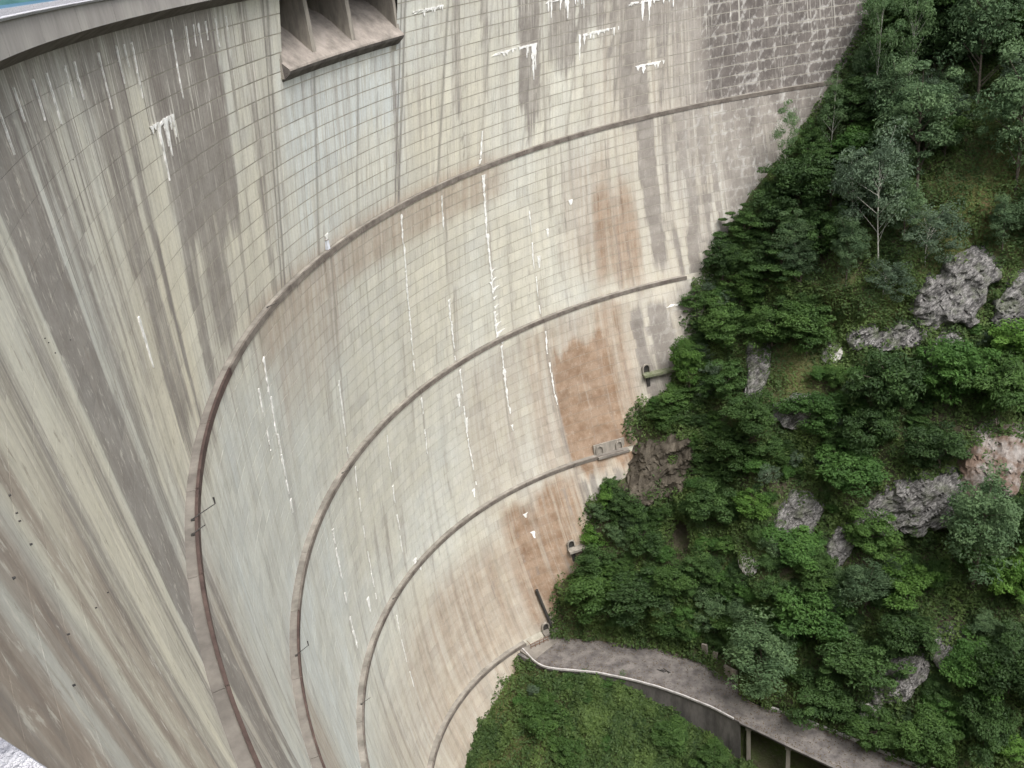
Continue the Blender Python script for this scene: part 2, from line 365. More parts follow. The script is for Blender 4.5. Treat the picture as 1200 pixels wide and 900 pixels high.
def simple(name, c1, c2, scale=1.0, rough=.9, spec=.2, stretch=(1, 1, 1), bump=0.3, bd=.04, detail=5, lo=.35, hi=.65):
    m, nt, b = mat(name, rough, spec); g = N(nt)
    co = g.n('ShaderNodeNewGeometry').outputs['Position']
    v = g.scale(co, stretch)
    n1 = g.noise(v, scale, detail, .65)
    n2 = g.noise(v, scale * 6, 3, .6)
    c = g.mix(g.mapr(n1, lo, hi), c1, c2)
    c = g.mix(1.0, c, g.mix(n2, (.8, .8, .8), (1.2, 1.2, 1.2)), 'MULTIPLY')
    nt.links.new(c, b.inputs['Base Color'])
    if bump: g.bump(g.math('ADD', n1, g.math('MULTIPLY', n2, .4)), bump, bd, b)
    return m
def leaf_mat(name, c1, c2, var=.35):
    m, nt, b = mat(name, .62, .3); g = N(nt)
    t = g.attr('tone').outputs['Fac']
    oi = g.n('ShaderNodeObjectInfo').outputs['Random']
    c = g.mix(t, c1, c2)
    c = g.mix(1.0, c, g.mix(oi, (1 - var, 1 - var, 1 - var), (1 + var, 1 + var * .8, 1 + var * .6)), 'MULTIPLY')
    nt.links.new(c, b.inputs['Base Color'])
    tr = g.n('ShaderNodeBsdfTranslucent'); nt.links.new(c, tr.inputs[0])
    ms = g.n('ShaderNodeMixShader'); ms.inputs[0].default_value = .42
    out = nt.nodes['Material Output']
    nt.links.new(b.outputs[0], ms.inputs[1]); nt.links.new(tr.outputs[0], ms.inputs[2]); nt.links.new(ms.outputs[0], out.inputs[0])
    return m
M = {}
M['wall'] = wall_material()
M['joint'] = simple('joint_grime_shade', (.24, .225, .185), (.36, .34, .29), .6)  # grime, with the weak shade of the grooves put into the colour
M['ledge'] = simple('ledge_concrete', (.135, .122, .108), (.225, .205, .18), .35, bd=.06)
M['ledgegrey'] = simple('grey_ledge_concrete', (.15, .138, .12), (.29, .268, .235), .35, bd=.06)
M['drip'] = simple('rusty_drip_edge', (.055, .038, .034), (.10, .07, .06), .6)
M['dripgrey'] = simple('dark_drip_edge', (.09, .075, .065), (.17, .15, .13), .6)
M['parapet'] = simple('parapet_concrete', (.235, .22, .21), (.30, .285, .265), .5, stretch=(1, 1, .3), bd=.02)
M['coping'] = simple('white_render', (.28, .28, .31), (.55, .545, .57), 22, stretch=(1, 1, 1), bump=1.0, bd=.03, detail=6, lo=.4, hi=.6)
M['deck'] = simple('deck_asphalt', (.05, .05, .05), (.08, .08, .08), .6)
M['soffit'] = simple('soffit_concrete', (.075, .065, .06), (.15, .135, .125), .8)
M['ogee'] = simple('spillway_concrete', (.16, .142, .125), (.30, .265, .235), .5, bd=.04)
M['gate'] = simple('gate_steel', (.055, .055, .065), (.10, .10, .11), .7, rough=.6)
M['pier'] = simple('pier_concrete', (.17, .155, .135), (.32, .29, .25), .8, stretch=(1, 1, .25))  # base darkened: shade on the spillway piers is put into the colour
M['calcite'] = simple('calcite_crust', (.50, .495, .465), (.82, .815, .80), 1.6, bump=.4)
M['road'] = simple('worn_road_concrete', (.075, .068, .066), (.17, .155, .145), .5, bd=.05, lo=.35, hi=.65)
M['kerb'] = simple('kerb_white_paint', (.30, .285, .275), (.52, .50, .49), .8)
M['retain'] = simple('retaining_concrete', (.09, .084, .082), (.185, .172, .165), .6, stretch=(1, 1, .25))
M['rust'] = simple('rusty_steel', (.10, .045, .03), (.16, .08, .05), 2.5, rough=.7)
M['steel'] = simple('dark_steel', (.03, .03, .03), (.06, .055, .05), 2.0, rough=.5)
M['rock'] = simple('grey_rock', (.07, .067, .065), (.27, .26, .25), .8, stretch=(1, 1, 1.6), bump=.9, bd=.35, detail=8, lo=.38, hi=.62)
def strata(name, c1, c2, c3):
    m, nt, b = mat(name, .93, .15); g = N(nt)
    co = g.n('ShaderNodeNewGeometry').outputs['Position']
    mp = g.n('ShaderNodeMapping'); nt.links.new(co, mp.inputs[0]); mp.inputs['Rotation'].default_value = (0, math.radians(-41), 0)
    v = g.scale(mp.outputs[0], (.35, .8, 1.9)); n1 = g.noise(v, .8, 7, .7, .5); n2 = g.noise(g.scale(mp.outputs[0], (.8, 1, 3)), 2.2, 5, .65); n3 = g.noise(co, .5, 4, .6)
    c = g.mix(g.mapr(n1, .36, .6), c1, c2); c = g.mix(g.mapr(n2, .54, .42, 0, .75), c, c1); c = g.mix(g.mapr(n3, .5, .68, 0, .6), c, c3)
    nt.links.new(c, b.inputs['Base Color']); g.bump(g.math('ADD', n1, g.math('MULTIPLY', n2, .6)), 1.0, .35, b); return m
M['rock'] = strata('bedded_grey_rock', (.045, .043, .042), (.27, .26, .25), (.10, .115, .07))
M['rockrust'] = simple('rusty_rock', (.12, .085, .066), (.23, .21, .195), .30, bump=.9, bd=.3, detail=8, lo=.42, hi=.56)
M['rockbrown'] = simple('brown_rock', (.040, .034, .026), (.095, .082, .064), .45, bump=.9, bd=.3, detail=8)
M['rockpale'] = simple('pale_rock', (.25, .24, .22), (.48, .47, .44), .8, bump=.8, bd=.15, detail=6)
M['bark'] = simple('bark', (.06, .05, .04), (.12, .10, .08), 3, bump=.4)
M['birchbark'] = simple('pale_bark', (.25, .25, .21), (.48, .47, .42), 2.5, bump=.2)
M['mossgreen'] = simple('mossy_slab', (.10, .12, .06), (.20, .20, .15), 1.2)
M['l_bright'] = leaf_mat('leaves_vivid', (.034, .088, .020), (.085, .180, .040), .22)
M['l_mid'] = leaf_mat('leaves_mid', (.034, .078, .019), (.088, .170, .040))
M['l_dark'] = leaf_mat('leaves_dark', (.027, .060, .019), (.070, .138, .038))
M['l_layered'] = leaf_mat('leaves_tiered', (.030, .070, .019), (.078, .152, .038), .2)
M['l_blue'] = leaf_mat('leaves_bluish', (.050, .098, .045), (.130, .21, .095), .25)
M['l_birch'] = leaf_mat('leaves_birch', (.065, .125, .050), (.13, .21, .09), .2)
M['l_grey'] = leaf_mat('leaves_grey', (.060, .10, .062), (.13, .19, .115), .2)
M['l_lime'] = leaf_mat('leaves_yellow_green', (.055, .13, .022), (.125, .24, .045), .2)
M['l_under'] = leaf_mat('undergrowth_leaves', (.040, .076, .021), (.120, .180, .048), 0)
M['l_grass'] = leaf_mat('grass_blades', (.085, .11, .030), (.17, .20, .06), 0)

def ground_mat():
    m, nt, b = mat('hillside_soil', .95, .1); g = N(nt)
    co = g.n('ShaderNodeNewGeometry').outputs['Position']
    n1 = g.noise(co, .22, 7, .65); n2 = g.noise(co, 1.6, 5, .7); n3 = g.noise(g.scale(co, (1, 1, 1.5)), .09, 4, .6)
    moss = g.attr('moss').outputs['Fac']
    c = g.mix(g.mapr(n1, .38, .62), (.062, .054, .038), (.064, .086, .030))
    c = g.mix(g.mapr(n2, .52, .72, 0, .8), c, (.105, .09, .07))
    mc = g.mix(g.mapr(n2, .35, .65), (.075, .075, .028), (.115, .125, .042))
    mc = g.mix(g.mapr(n1, .5, .65, 0, .8), mc, (.13, .095, .055))
    c = g.mix(g.math('MULTIPLY', moss, g.mapr(n3, .3, .5, .5, 1), clamp=True), c, mc)
    nt.links.new(c, b.inputs['Base Color']); g.bump(g.math('ADD', n1, g.math('MULTIPLY', n2, .5)), .8, .5, b)
    return m
M['ground'] = ground_mat()
def water_mat():
    m, nt, b = mat('reservoir_water', .35, .12); g = N(nt)
    co = g.n('ShaderNodeNewGeometry').outputs['Position']
    n1 = g.noise(g.scale(co, (1, 1, 1)), .02, 5, .6); n2 = g.noise(co, .6, 3, .6)
    nt.links.new(g.mix(g.mapr(n1, .3, .7), (.012, .06, .12), (.025, .10, .17)), b.inputs['Base Color']); g.bump(n2, .3, .2, b)
    return m
M['water'] = water_mat()
M['farhill'] = simple('far_forest', (.02, .06, .06), (.04, .10, .09), .02, bump=0)

# ---------------------------------------------------------------- mesh helpers
def mesh_np(name, verts, faces, material=None, tris=None):
    """verts (n,3); faces (m,4) quads, optional extra tris (k,3)"""
    me = bpy.data.meshes.new(name)
    verts = np.asarray(verts, np.float32)
    me.vertices.add(len(verts)); me.vertices.foreach_set('co', verts.ravel())
    loops = []; starts = []; tot = []
    if faces is not None and len(faces):
        f = np.asarray(faces, np.int32); loops.append(f.ravel()); starts.append(np.arange(len(f)) * 4); tot.append(np.full(len(f), 4))
    off = len(loops[0]) if loops else 0
    if tris is not None and len(tris):
        t = np.asarray(tris, np.int32); loops.append(t.ravel()); starts.append(off + np.arange(len(t)) * 3); tot.append(np.full(len(t), 3))
    L = np.concatenate(loops).astype(np.int32); S = np.concatenate(starts).astype(np.int32); T = np.concatenate(tot).astype(np.int32)
    me.loops.add(len(L)); me.loops.foreach_set('vertex_index', L)
    me.polygons.add(len(S)); me.polygons.foreach_set('loop_start', S); me.polygons.foreach_set('loop_total', T)
    me.update(calc_edges=True); me.shade_flat()
    if material: me.materials.append(material)
    return me
def link(name, me, parent=None, **props):
    o = bpy.data.objects.new(name, me); COL.objects.link(o)
    if parent: o.parent = parent
    for k, v in props.items(): o[k] = v
    return o
def empty(name, loc, label=None, cat=None, group=None):
    o = bpy.data.objects.new(name, None); COL.objects.link(o); o.location = loc; o.empty_display_size = .5
    if label: o['label'] = label
    if cat: o['category'] = cat
    if group: o['group'] = group
    return o
class MB:
    def __init__(s): s.v = []; s.f = []; s.t = []
    def quadgrid(s, G, flip=False):
        """G (a,b,3) grid of points"""
        G = np.asarray(G, float); a, b = G.shape[:2]; o = len(s.v); s.v += G.reshape(-1, 3).tolist()
        for i in range(a - 1):
            for j in range(b - 1):
                q = [o + i * b + j, o + (i + 1) * b + j, o + (i + 1) * b + j + 1, o + i * b + j + 1]
                s.f.append(q[::-1] if flip else q)
    def hexa(s, P):
        """8 corners: bottom 4 (ccw), top 4"""
        o = len(s.v); s.v += [list(map(float, p)) for p in P]
        for q in ((0, 3, 2, 1), (4, 5, 6, 7), (0, 1, 5, 4), (1, 2, 6, 5), (2, 3, 7, 6), (3, 0, 4, 7)): s.f.append([o + k for k in q])
    def tube(s, A, B, r1, r2=None, n=7):
        r2 = r1 if r2 is None else r2; A = Vector(A); B = Vector(B); d = (B - A).normalized()
        x = d.orthogonal().normalized(); y = d.cross(x); o = len(s.v)
        for C, r in ((A, r1), (B, r2)):
            for k in range(n):
                a = 2 * math.pi * k / n; p = C + x * (r * math.cos(a)) + y * (r * math.sin(a)); s.v.append(list(p))
        for k in range(n): s.f.append([o + k, o + (k + 1) % n, o + n + (k + 1) % n, o + n + k])
        s.v.append(list(A)); s.v.append(list(B)); c = len(s.v) - 2
        for k in range(n): s.t.append([c, o + (k + 1) % n, o + k]); s.t.append([c + 1, o + n + k, o + n + (k + 1) % n])
    def mesh(s, name, material): return mesh_np(name, s.v, s.f, material, s.t)
    def build(s, name, material, parent=None, **props): return link(name, s.mesh(name, material), parent, **props)
def sweep(profile, ths, centre_fn=None, caps=True):
    """closed profile of (radius, z) swept round the crest centre"""
    mb = MB(); n = len(profile)
    for k, t in enumerate(ths):
        for r, z in profile: mb.v.append([r * math.cos(t), r * math.sin(t), z])
    for k in range(len(ths) - 1):
        for i in range(n):
            j = (i + 1) % n; mb.f.append([k * n + i, k * n + j, (k + 1) * n + j, (k + 1) * n + i])
    if caps:
        for k, rev in ((0, True), (len(ths) - 1, False)):
            o = k * n
            for i in range(1, n - 1): mb.t.append([o, o + i + 1, o + i] if rev else [o, o + i, o + i + 1])
    return mb

# ---------------------------------------------------------------- terrain, water, far hills
XS = np.concatenate([np.linspace(-420, -20, 34), np.arange(-18, 20, 2.0), np.arange(20, 118, .8), np.linspace(119, 900, 40)])
def terrain():
    rows = []
    zu = np.concatenate([[75, 62, 50, 40, 30, 22], np.arange(16, -112.01, -.8)])
    for x in XS:
        col = []
        yo, yi, zf = float(y_out(x)), float(y_in(x)), float(z_foot(x))
        sh = 3.0 * max(0, x - 125); col.append((x, -1500.0 - sh, 180.0)); col.append((x, -400.0 - sh, 120.0))
        yy = Yhill(np.full(len(zu), x), zu)
        for z, y in zip(zu, yy): col.append((x, float(y), float(z)))
        yl = col[-1][1]
        for t in (.15, .4, .7, 1):
            col.append((x, yl + (yo - .9 - yl) * t, -112.4))
        if x < 69.5:      # the road is carried on posts here: the slope runs on behind it
            del col[-4:]
            for t in (.3, .6, 1): col.append((x, yl + (yo - .6 - yl) * t, -112.4 + (zf + 112.4) * t))
        else:
            col.append((x, yo - .7, zf + 1)); 
        y0 = yo + .2; z0 = zf
        col.append((x, y0 - .3, z0))
        ts = np.linspace(0, 1, 26)[1:]
        for t in ts:
            y = y0 + (9 - y0) * t; z = z0 + (-124 - z0) * (t ** .8)
            z += (float(fbm(x / 4, y / 4, 77, 3)) - .43) * 2.2 * min(1, t * 4)
            col.append((x, y, z))
        col.append((x, 14.0, -124.3 + .6 * float(vn(x / 6, 3.3, 5))))
        zl = np.arange(-122, 30, 2.5)
        for z in zl: col.append((x, -float(Ycont(z)) + 10 * (z < -118) + 3 + (float(fbm(x / 9, z / 9, 55, 3)) - .45) * 6 * (1 if z < -20 else .3), float(z)))
        col.append((x, 400.0, 100.0)); col.append((x, 1500.0, 180.0))
        rows.append(col)
    n = {len(c) for c in rows}
    m = max(n)
    for c in rows:
        while len(c) < m: c.insert(len(zu) + 2, c[len(zu) + 1])
    return np.array(rows, float)
TG = terrain()
a, b = TG.shape[:2]
idx = np.arange(a * b).reshape(a, b)
F = np.stack([idx[:-1, :-1], idx[:-1, 1:], idx[1:, 1:], idx[1:, :-1]], -1).reshape(-1, 4)
tv = TG.reshape(-1, 3)
me = mesh_np('hillside', tv, F, M['ground'])
MOSS = [(38.5, -46.5, 8.5, 1.0), (43, -53, 5.5, 1.0), (34, -40, 7, 1.0), (50, -61, 6, .7), (60, -59.5, 5, .75), (66, -70, 5, .6), (73, -71, 4.5, .5), (104, -119, 8, .5), (98, -121, 10, .35), (110, -121, 6, .8), (88, -122, 8, .3), (200, 0, 1, .01)]
mo = np.zeros(len(tv))
for mx, mz, ms, mw in MOSS: mo = np.maximum(mo, mw * np.exp(-(((tv[:, 0] - mx) / ms) ** 2 + ((tv[:, 2] - mz) / ms) ** 2)))
at = me.attributes.new('moss', 'FLOAT', 'POINT'); at.data.foreach_set('value', mo.astype(np.float32))
me.polygons.foreach_set('use_smooth', np.ones(len(F), bool))
link('hillside', me, kind='structure')
# reservoir behind the wall
tt = np.linspace(-1.45, 1.45, 60); rr = [114.5, 130, 200, 500, 1500, 5000]
G = np.array([[(r * math.cos(t), r * math.sin(t), -6.5) for r in rr] for t in tt])
mb = MB(); mb.quadgrid(G, True); mb.build('reservoir_water', M['water'], kind='structure')
hv = np.array([[((1500 + 500 * k) * math.cos(t), (1500 + 500 * k) * math.sin(t), -20 + 320 * math.sin(min(k, 3) / 3 * 1.57) * (.5 + .9 * float(fbm(t * 9, k * .7, 3, 4)))) for k in np.linspace(0, 4, 9)] for t in np.linspace(-1.6, 1.6, 90)])
mb = MB(); mb.quadgrid(hv, True); mb.build('far_hills', M['farhill'], kind='structure')

# ---------------------------------------------------------------- the dam
dam = empty('arch_dam', (110.0, 0, 0), 'huge curved concrete dam wall with four long ledges, stained by water', 'dam')
dam_inv = Matrix.Translation((-110.0, 0, 0))
def dlink(name, me, **p):
    o = link(name, me, dam, **p); o.matrix_parent_inverse = dam_inv; return o
def dbuild(mb, name, material, **p): return dlink(name, mb.mesh(name, material), **p)

def sm(x, a, b): t = np.clip((x - a) / (b - a), 0, 1); return t * t * (3 - 2 * t)
def band(u, a, b, e=.5): return sm(u, a - e, a + e) * (1 - sm(u, b - e, b + e))
def box(u, z, u0, u1, z0, z1, eu=1.5, ez=2.5): return band(u, u0, u1, eu) * band(z, z0, z1, ez)
def stains(u, z):
    uu = u + (fbm(u / 5, z / 12, 3, 3) - .45) * 2.2
    zz = z + (fbm(u / 2.3, z / 9, 8, 3) - .45) * 9
    s = u2s(u, z)
    dk = np.zeros_like(u)
    def D(v):
        nonlocal dk; dk = np.maximum(dk, v)
    for u0, u1, k, z0 in ((63.5, 66, .55, -60), (68, 75.5, .7, -60), (77, 79.5, .4, -60), (49.5, 53, .6, -27), (39.5, 42.5, .6, -27), (32.5, 37.5, .6, -27), (27.5, 41, .85, -16.5), (84, 87.5, .45, -30),
                          (58, 60, .4, -20), (54.5, 56, .4, -14), (47, 48.3, .5, -12), (21.8, 22.8, .4, -27), (-24.5, -26.3, .5, -20), (-30.5, -32, .5, -19), (-38.6, -40.6, .85, -23), (-45, -50, .6, -17), (-51, -57, .55, -14), (-58, -76, .55, -13), (-63.6, -66.6, .8, -54), (-59, -61, .45, -24), (-68, -70, .5, -26)):
        lo, hi = min(u0, u1), max(u0, u1)
        D(k * band(uu, lo, hi, .35) * sm(zz, z0 - 3, z0 + 3))
    D(.5 * sm(-u, 60, 76) * sm(z, -64, -30)); D(1.0 * sm(-u, 74, 86) * sm(z, -64, -54) * (.6 + .4 * sm(vn(u / 2, z / 5, 44), .3, .6))); D(1.3 * sm(-u, 70, 82) * sm(z, -29, -26.8)); D(.62 * sm(-u, 52, 66) * sm(zz, -27, -12)); D(.62 * sm(-u, 62, 70) * sm(-z, 54, 60)); D(.9 * sm(vn(u / .8, z / 30, 95), .42, .62) * sm(-u, 54, 58) * sm(-z, 57, 62)); D(.5 * sm(-u, 54, 60) * sm(-z, 64, 70)); D(.8 * sm(vn(u / 1.1, z / 14, 97), .45, .6) * sm(-u, 64, 72) * band(z, -56, -28, 1)); D(.7 * sm(vn(u / .9, z / 9, 99), .5, .65) * band(u, -50, -38, 1) * band(z, -112, -86, 1) )
    D(.5 * band(u, 26, 92, 3) * sm(zz, -6.5, -2.5))
    n1 = vn(uu / 1.25, z * 0 + 3.5, 71); n2 = vn(u / 2.7 + 9, z * 0 + 1.5, 73)
    L1 = -4 - 26 * vn(u / .9, z * 0 + 8.5, 79)
    D(.85 * sm(n1, .52, .68) * sm(z, L1 - 4, L1) * sm(-u, 20, 28) * (z > -29)); D(.5 * sm(n2, .5, .7) * sm(z, L1 * 1.3 - 6, L1 * 1.3) * sm(-u, 20, 40) * (z > -29))
    D(.6 * sm(n1, .56, .70) * band(u, 20, 63, 2) * sm(z, -36, -24)); D(.3 * sm(n1, .62, .75) * band(u, 63, 104, 2)); D(.34 * sm(vn(uu / .75 + 4, z * 0 + 2.5, 83), .6, .72) * (z > -29))
    D(.3 * sm(vn(uu / .9 + 4, z / 26, 89), .68, .8) * (z < -28) * (u > -60))
    D(.45 * sm(-u, 20, 30) * sm(zz, -9, -3))
    br = np.zeros_like(u)
    def Bn(v):
        nonlocal br; br = np.maximum(br, v)
    Bn(1.3 * box(uu, zz, -53, -41.5, -86, -62, .8, 3.0)); Bn(.75 * box(uu, z, -57, -51, -86, -56, 1, 3))
    Bn(.8 * box(uu, zz, -62, -52.5, -55, -36, 1.5, 4)); Bn(.45 * box(uu, zz, -58, -47, -50, -30, 3, 5))
    Bn(.95 * box(uu, zz, -42, -24, -112, -86, 4, 3)); Bn(.62 * box(uu, z, -32, -4, -113, -90, 5, 5)); Bn(.5 * sm(-z, 84, 98) * sm(-u, -12, 0)); Bn(.3 * sm(-z, 84, 100)); Bn(.5 * box(uu, z, -60, -34, -88, -57, 4, 2))
    Bn(.5 * box(uu, z, -34, 30, -33, -26.5, 3, 1.5)); Bn(.35 * box(uu, zz, 6, 26, -42, -28, 3, 5)); Bn(.45 * box(uu, zz, -95, -70, -12, 3, 3, 3))
    Bn(.25 * box(uu, z, -45, -20, -90, -57, 5, 4)); Bn(.28 * sm(-u, 48, 60)); Bn(.45 * box(uu, z, -60, -40, -63, -56, 5, 2))
    Bn(.95 * sm(uu, 94.5, 96.5)); Bn(.7 * band(uu, 86.5, 90.5, .8) * sm(-z, 7, 13)); Bn(.9 * band(uu, 91.5, 93, .5)); Bn(.45 * box(uu, zz, 62, 95, -44, -29, 4, 3))
    Bn(.5 * box(uu, zz, 45, 70, -75, -57, 4, 4)); Bn(.6 * box(uu, zz, 0, 16, -130, -118, 3, 2)); Bn(.75 * box(uu, z, -24, -16, -124, -112.3, 2, 1))
    br = br * (1 - .8 * band(uu, 98.3, 99.8, .5) * sm(vn(u, z / 3, 4), .3, .6))
    bl = .9 * box(uu, zz, -12, 15.5, -16, -7, 1.5, 3) + .5 * box(uu, zz, -13, 20, -28, -14, 3, 5) + .45 * box(uu, z, 15, 58, -110, -30, 8, 6) + .4 * box(u, z, -54, -48, -45, -28, 2, 4) + .35 * sm(fbm(u / 9, z / 20, 61, 3), .45, .65)
    wm = .85 * box(uu, z, 76, 94, -30, 0, 2, 3) + .5 * box(uu, zz, -50, 60, -28, -14, 5, 4) + .45 * box(uu, z, 43, 64, -30, -4, 2, 3) + .35 * box(u, z, -46, -10, -56, -28, 5, 4) + .3 * (z < -84)
    vein = np.clip(sm(-u, 68, 80) * sm(z, -60, -50) + .6 * sm(-u, 56, 62) * sm(-z, 56, 60), 0, 1)
    return np.stack([dk, br, np.clip(bl, 0, 1), np.clip(wm, 0, 1)], -1), vein
def put_attrs(me, U, Z, tone):
    st, vein = stains(U, Z)
    a = me.attributes.new('stain', 'FLOAT_COLOR', 'POINT'); a.data.foreach_set('color', st.astype(np.float32).ravel())
    a = me.attributes.new('vein', 'FLOAT', 'POINT'); a.data.foreach_set('value', vein.astype(np.float32))
    a = me.attributes.new('tone', 'FLOAT', 'POINT'); a.data.foreach_set('value', np.asarray(tone, np.float32))
    sj = u2s(U, Z); jn = np.round(sj); amp = np.select([jn == 1, jn == 4, jn == 2, jn == 5, jn == 3, jn == 0], [1, 1, .75, .75, .5, .4], .35) * sm(Z, -29, -27) + .22 * (Z < -28)
    amp = amp * (1 - (jn == 3) * (Z > -7)) * (1 - (jn == 2) * (Z > -7))
    fr = np.clip(band(U, 20, 70, 6) * sm(Z, -14, -3) + .22 * band(U, 25, 66, 4) * sm(Z, -26, -8) + .55 * sm(-U, 20, 40) * sm(Z, -22, -6) + .22 * sm(-U, 60, 75) * sm(Z, -60, -40), 0, 1)
    a = me.attributes.new('fringe', 'FLOAT', 'POINT'); a.data.foreach_set('value', fr.astype(np.float32))
    a = me.attributes.new('sj', 'FLOAT', 'POINT'); a.data.foreach_set('value', sj.astype(np.float32))
    a = me.attributes.new('jd', 'FLOAT', 'POINT'); a.data.foreach_set('value', amp.astype(np.float32))
    eg = np.tile(EDGE, len(U) // len(EDGE)); a = me.attributes.new('edge', 'FLOAT', 'POINT'); a.data.foreach_set('value', eg.astype(np.float32))
    uvl = me.uv_layers.new(name='uv')
    li = np.empty(len(me.loops), np.int32); me.loops.foreach_get('vertex_index', li)
    uvl.data.foreach_set('uv', np.stack([U[li], Z[li]], -1).astype(np.float32).ravel())

Z_SPILL = -7.0; S_A, S_B = 1.30, 3.87
def ulim_r(z): return float(np.interp(z, [-125, -122.7, -119.3, -116, -111.6, -104, -97.4, -87.4, -76.7, -66.6, -56, -34.5, -15.5, 0], [3, 4, 16, 22, 28, 35, 40, 52, 61, 70, 78, 105, 119, 126]))
def ulim_l(z): return float(np.interp(z, [-125, -111.6, -87.4, -56, -34.5, -15.5, 0], [14, 32, 55, 84, 108, 118, 126]))

rng = np.random.default_rng(11)
tiers = [(-.03, -27.40, 16), (-27.9, -55.78, 17), (-56.27, -83.24, 16), (-83.72, -111.15, 16), (-111.65, -124.5, 7)]
NU, NZ = 4, 2
PV, PU, PZ, PT, PF = [], [], [], [], []
meta = []          # per panel: centre, distance
camv = np.array(CAM_POS)
def panel(u0l, u1l, s0, s1, z0, z1, wallz):
    """one formwork panel: curved face, four skirts"""
    nearf = float(np.interp(s2u((s0 + s1) / 2, z0), [25, 60], [1, .18])); base = .018 + rng.uniform(-.012, .012) * nearf; tilt = rng.uniform(.0, .014) * nearf; tu = rng.uniform(-.008, .008) * nearf; GAP = .030 * nearf * float(np.interp(z0, [-110, -60, -28], [.25, .5, 1]))
    zs = np.linspace(z0 - GAP * 1.9, z1 + GAP * 1.9, NZ + 1); fs = np.linspace(0, 1, NU + 1)
    V = []; U_ = []; Zz = []
    for iz, z in enumerate(zs):
        ua = s2u(s0, z); ub = s2u(s1, z)
        sg = 1 if ub > ua else -1
        GV = GAP * .35
        us = (ua + sg * GV) + ((ub - sg * GV) - (ua + sg * GV)) * fs
        off = setback(z) - (base + tilt * (iz / NZ) + tu * (fs - .5))
        V.append(P_dam(us, np.full_like(us, z), off)); U_.append(us); Zz.append(np.full_like(us, z))
    V = np.array(V); U_ = np.array(U_); Zz = np.array(Zz)
    return V, U_, Zz
def gridfaces(nz, nu):
    i = np.arange((nz + 1) * (nu + 1)).reshape(nz + 1, nu + 1)
    f = np.stack([i[:-1, :-1], i[:-1, 1:], i[1:, 1:], i[1:, :-1]], -1).reshape(-1, 4)[:, ::-1]
    ring = np.concatenate([i[0, :], i[1:, -1], i[-1, -2::-1], i[-2:0:-1, 0]])
    n = (nz + 1) * (nu + 1); rb = n + np.arange(len(ring))
    sk = np.stack([ring, np.roll(ring, -1), np.roll(rb, -1), rb], -1)[:, ::-1]
    return f, ring, sk
GF, RING, SK = gridfaces(NZ, NU)
EDGE = np.ones((NZ + 1) * (NU + 1) + len(RING)); EDGE[[6, 7, 8]] = 0.0
allp = []
for ztop, zbot, nr in tiers:
    zr = np.linspace(ztop, zbot, nr + 1)
    for j in range(-10, 15):
        # vertical lines inside the block wander a little from lift to lift
        for k in range(nr):
            z0, z1 = zr[k], zr[k + 1]; zm = (z0 + z1) / 2
            cuts = [0, .25 + rng.uniform(-.05, .05), .5 + rng.uniform(-.06, .06), .75 + rng.uniform(-.05, .05), 1]
            if rng.random() < .12: cuts.pop(rng.integers(1, 4))
            for c0, c1 in zip(cuts[:-1], cuts[1:]):
                s0, s1 = j + c0, j + c1
                um = s2u((s0 + s1) / 2, zm)
                if um < -ulim_r(zm) - 5 or um > ulim_l(zm) + 5: continue
                if zm > Z_SPILL - .9 and s1 > S_A and s0 < S_B:
                    if s0 < S_A - .05: s1 = S_A
                    elif s1 > S_B + .05: s0 = S_B
                    elif z1 < Z_SPILL - .5: z0 = Z_SPILL - .02
                    else: continue
                allp.append((s0, s1, z0, z1))
                z0 = zr[k]
cells = []
for (s0, s1, z0, z1) in allp:
    V, U_, Zz = panel(0, 0, s0, s1, z0, z1, 0)
    tone = float(np.clip(rng.normal(.5, .22), 0, 1))
    # skirt runs back into the wall core along the local radial direction
    zc = Zz.ravel()[RING]; uc = U_.ravel()[RING]
    back = P_dam(uc, zc, setback(zc) + .03)
    V2 = np.concatenate([V.reshape(-1, 3), back]); U2 = np.concatenate([U_.ravel(), uc]); Z2 = np.concatenate([Zz.ravel(), zc])
    c = V2[:15].mean(0) - camv
    d = float(np.linalg.norm(c)); f = float(c @ np.array(FW))
    px = 0
    if f > 1:
        X = 512 + 901 * float(c @ np.array(RT)) / f; Y = 384 - 901 * float(c @ np.array(UP)) / f
        if -30 < X < 1054 and -30 < Y < 800:
            nrm = np.array([cen(Z2[7]) - V2[7, 0], -V2[7, 1], 0]); nrm = nrm / np.linalg.norm(nrm)
            px = abs(float(c @ nrm)) / d / d / d * abs(float(V2[0] @ V2[0]) * 0 + 1) * np.linalg.norm(V2[4] - V2[0])
    cells.append((px, V2, U2, Z2, tone))
order = sorted(range(len(cells)), key=lambda i: -cells[i][0])
FF = np.concatenate([GF, SK])
for n_, i in enumerate(order[:300]):
    px, V2, U2, Z2, tone = cells[i]
    me = mesh_np('concrete_panel', V2, FF, M['wall']); put_attrs(me, U2, Z2, np.full(len(V2), tone))
    dlink('concrete_panel', me)
VV = []; UU = []; ZZ = []; TT = []; FFs = []; o = 0
for i in order[300:]:
    px, V2, U2, Z2, tone = cells[i]
    VV.append(V2); UU.append(U2); ZZ.append(Z2); TT.append(np.full(len(V2), tone)); FFs.append(FF + o); o += len(V2)
me = mesh_np('concrete_panels', np.concatenate(VV), np.concatenate(FFs), M['wall'])
put_attrs(me, np.concatenate(UU), np.concatenate(ZZ), np.concatenate(TT)); dlink('concrete_panels', me, kind='stuff')

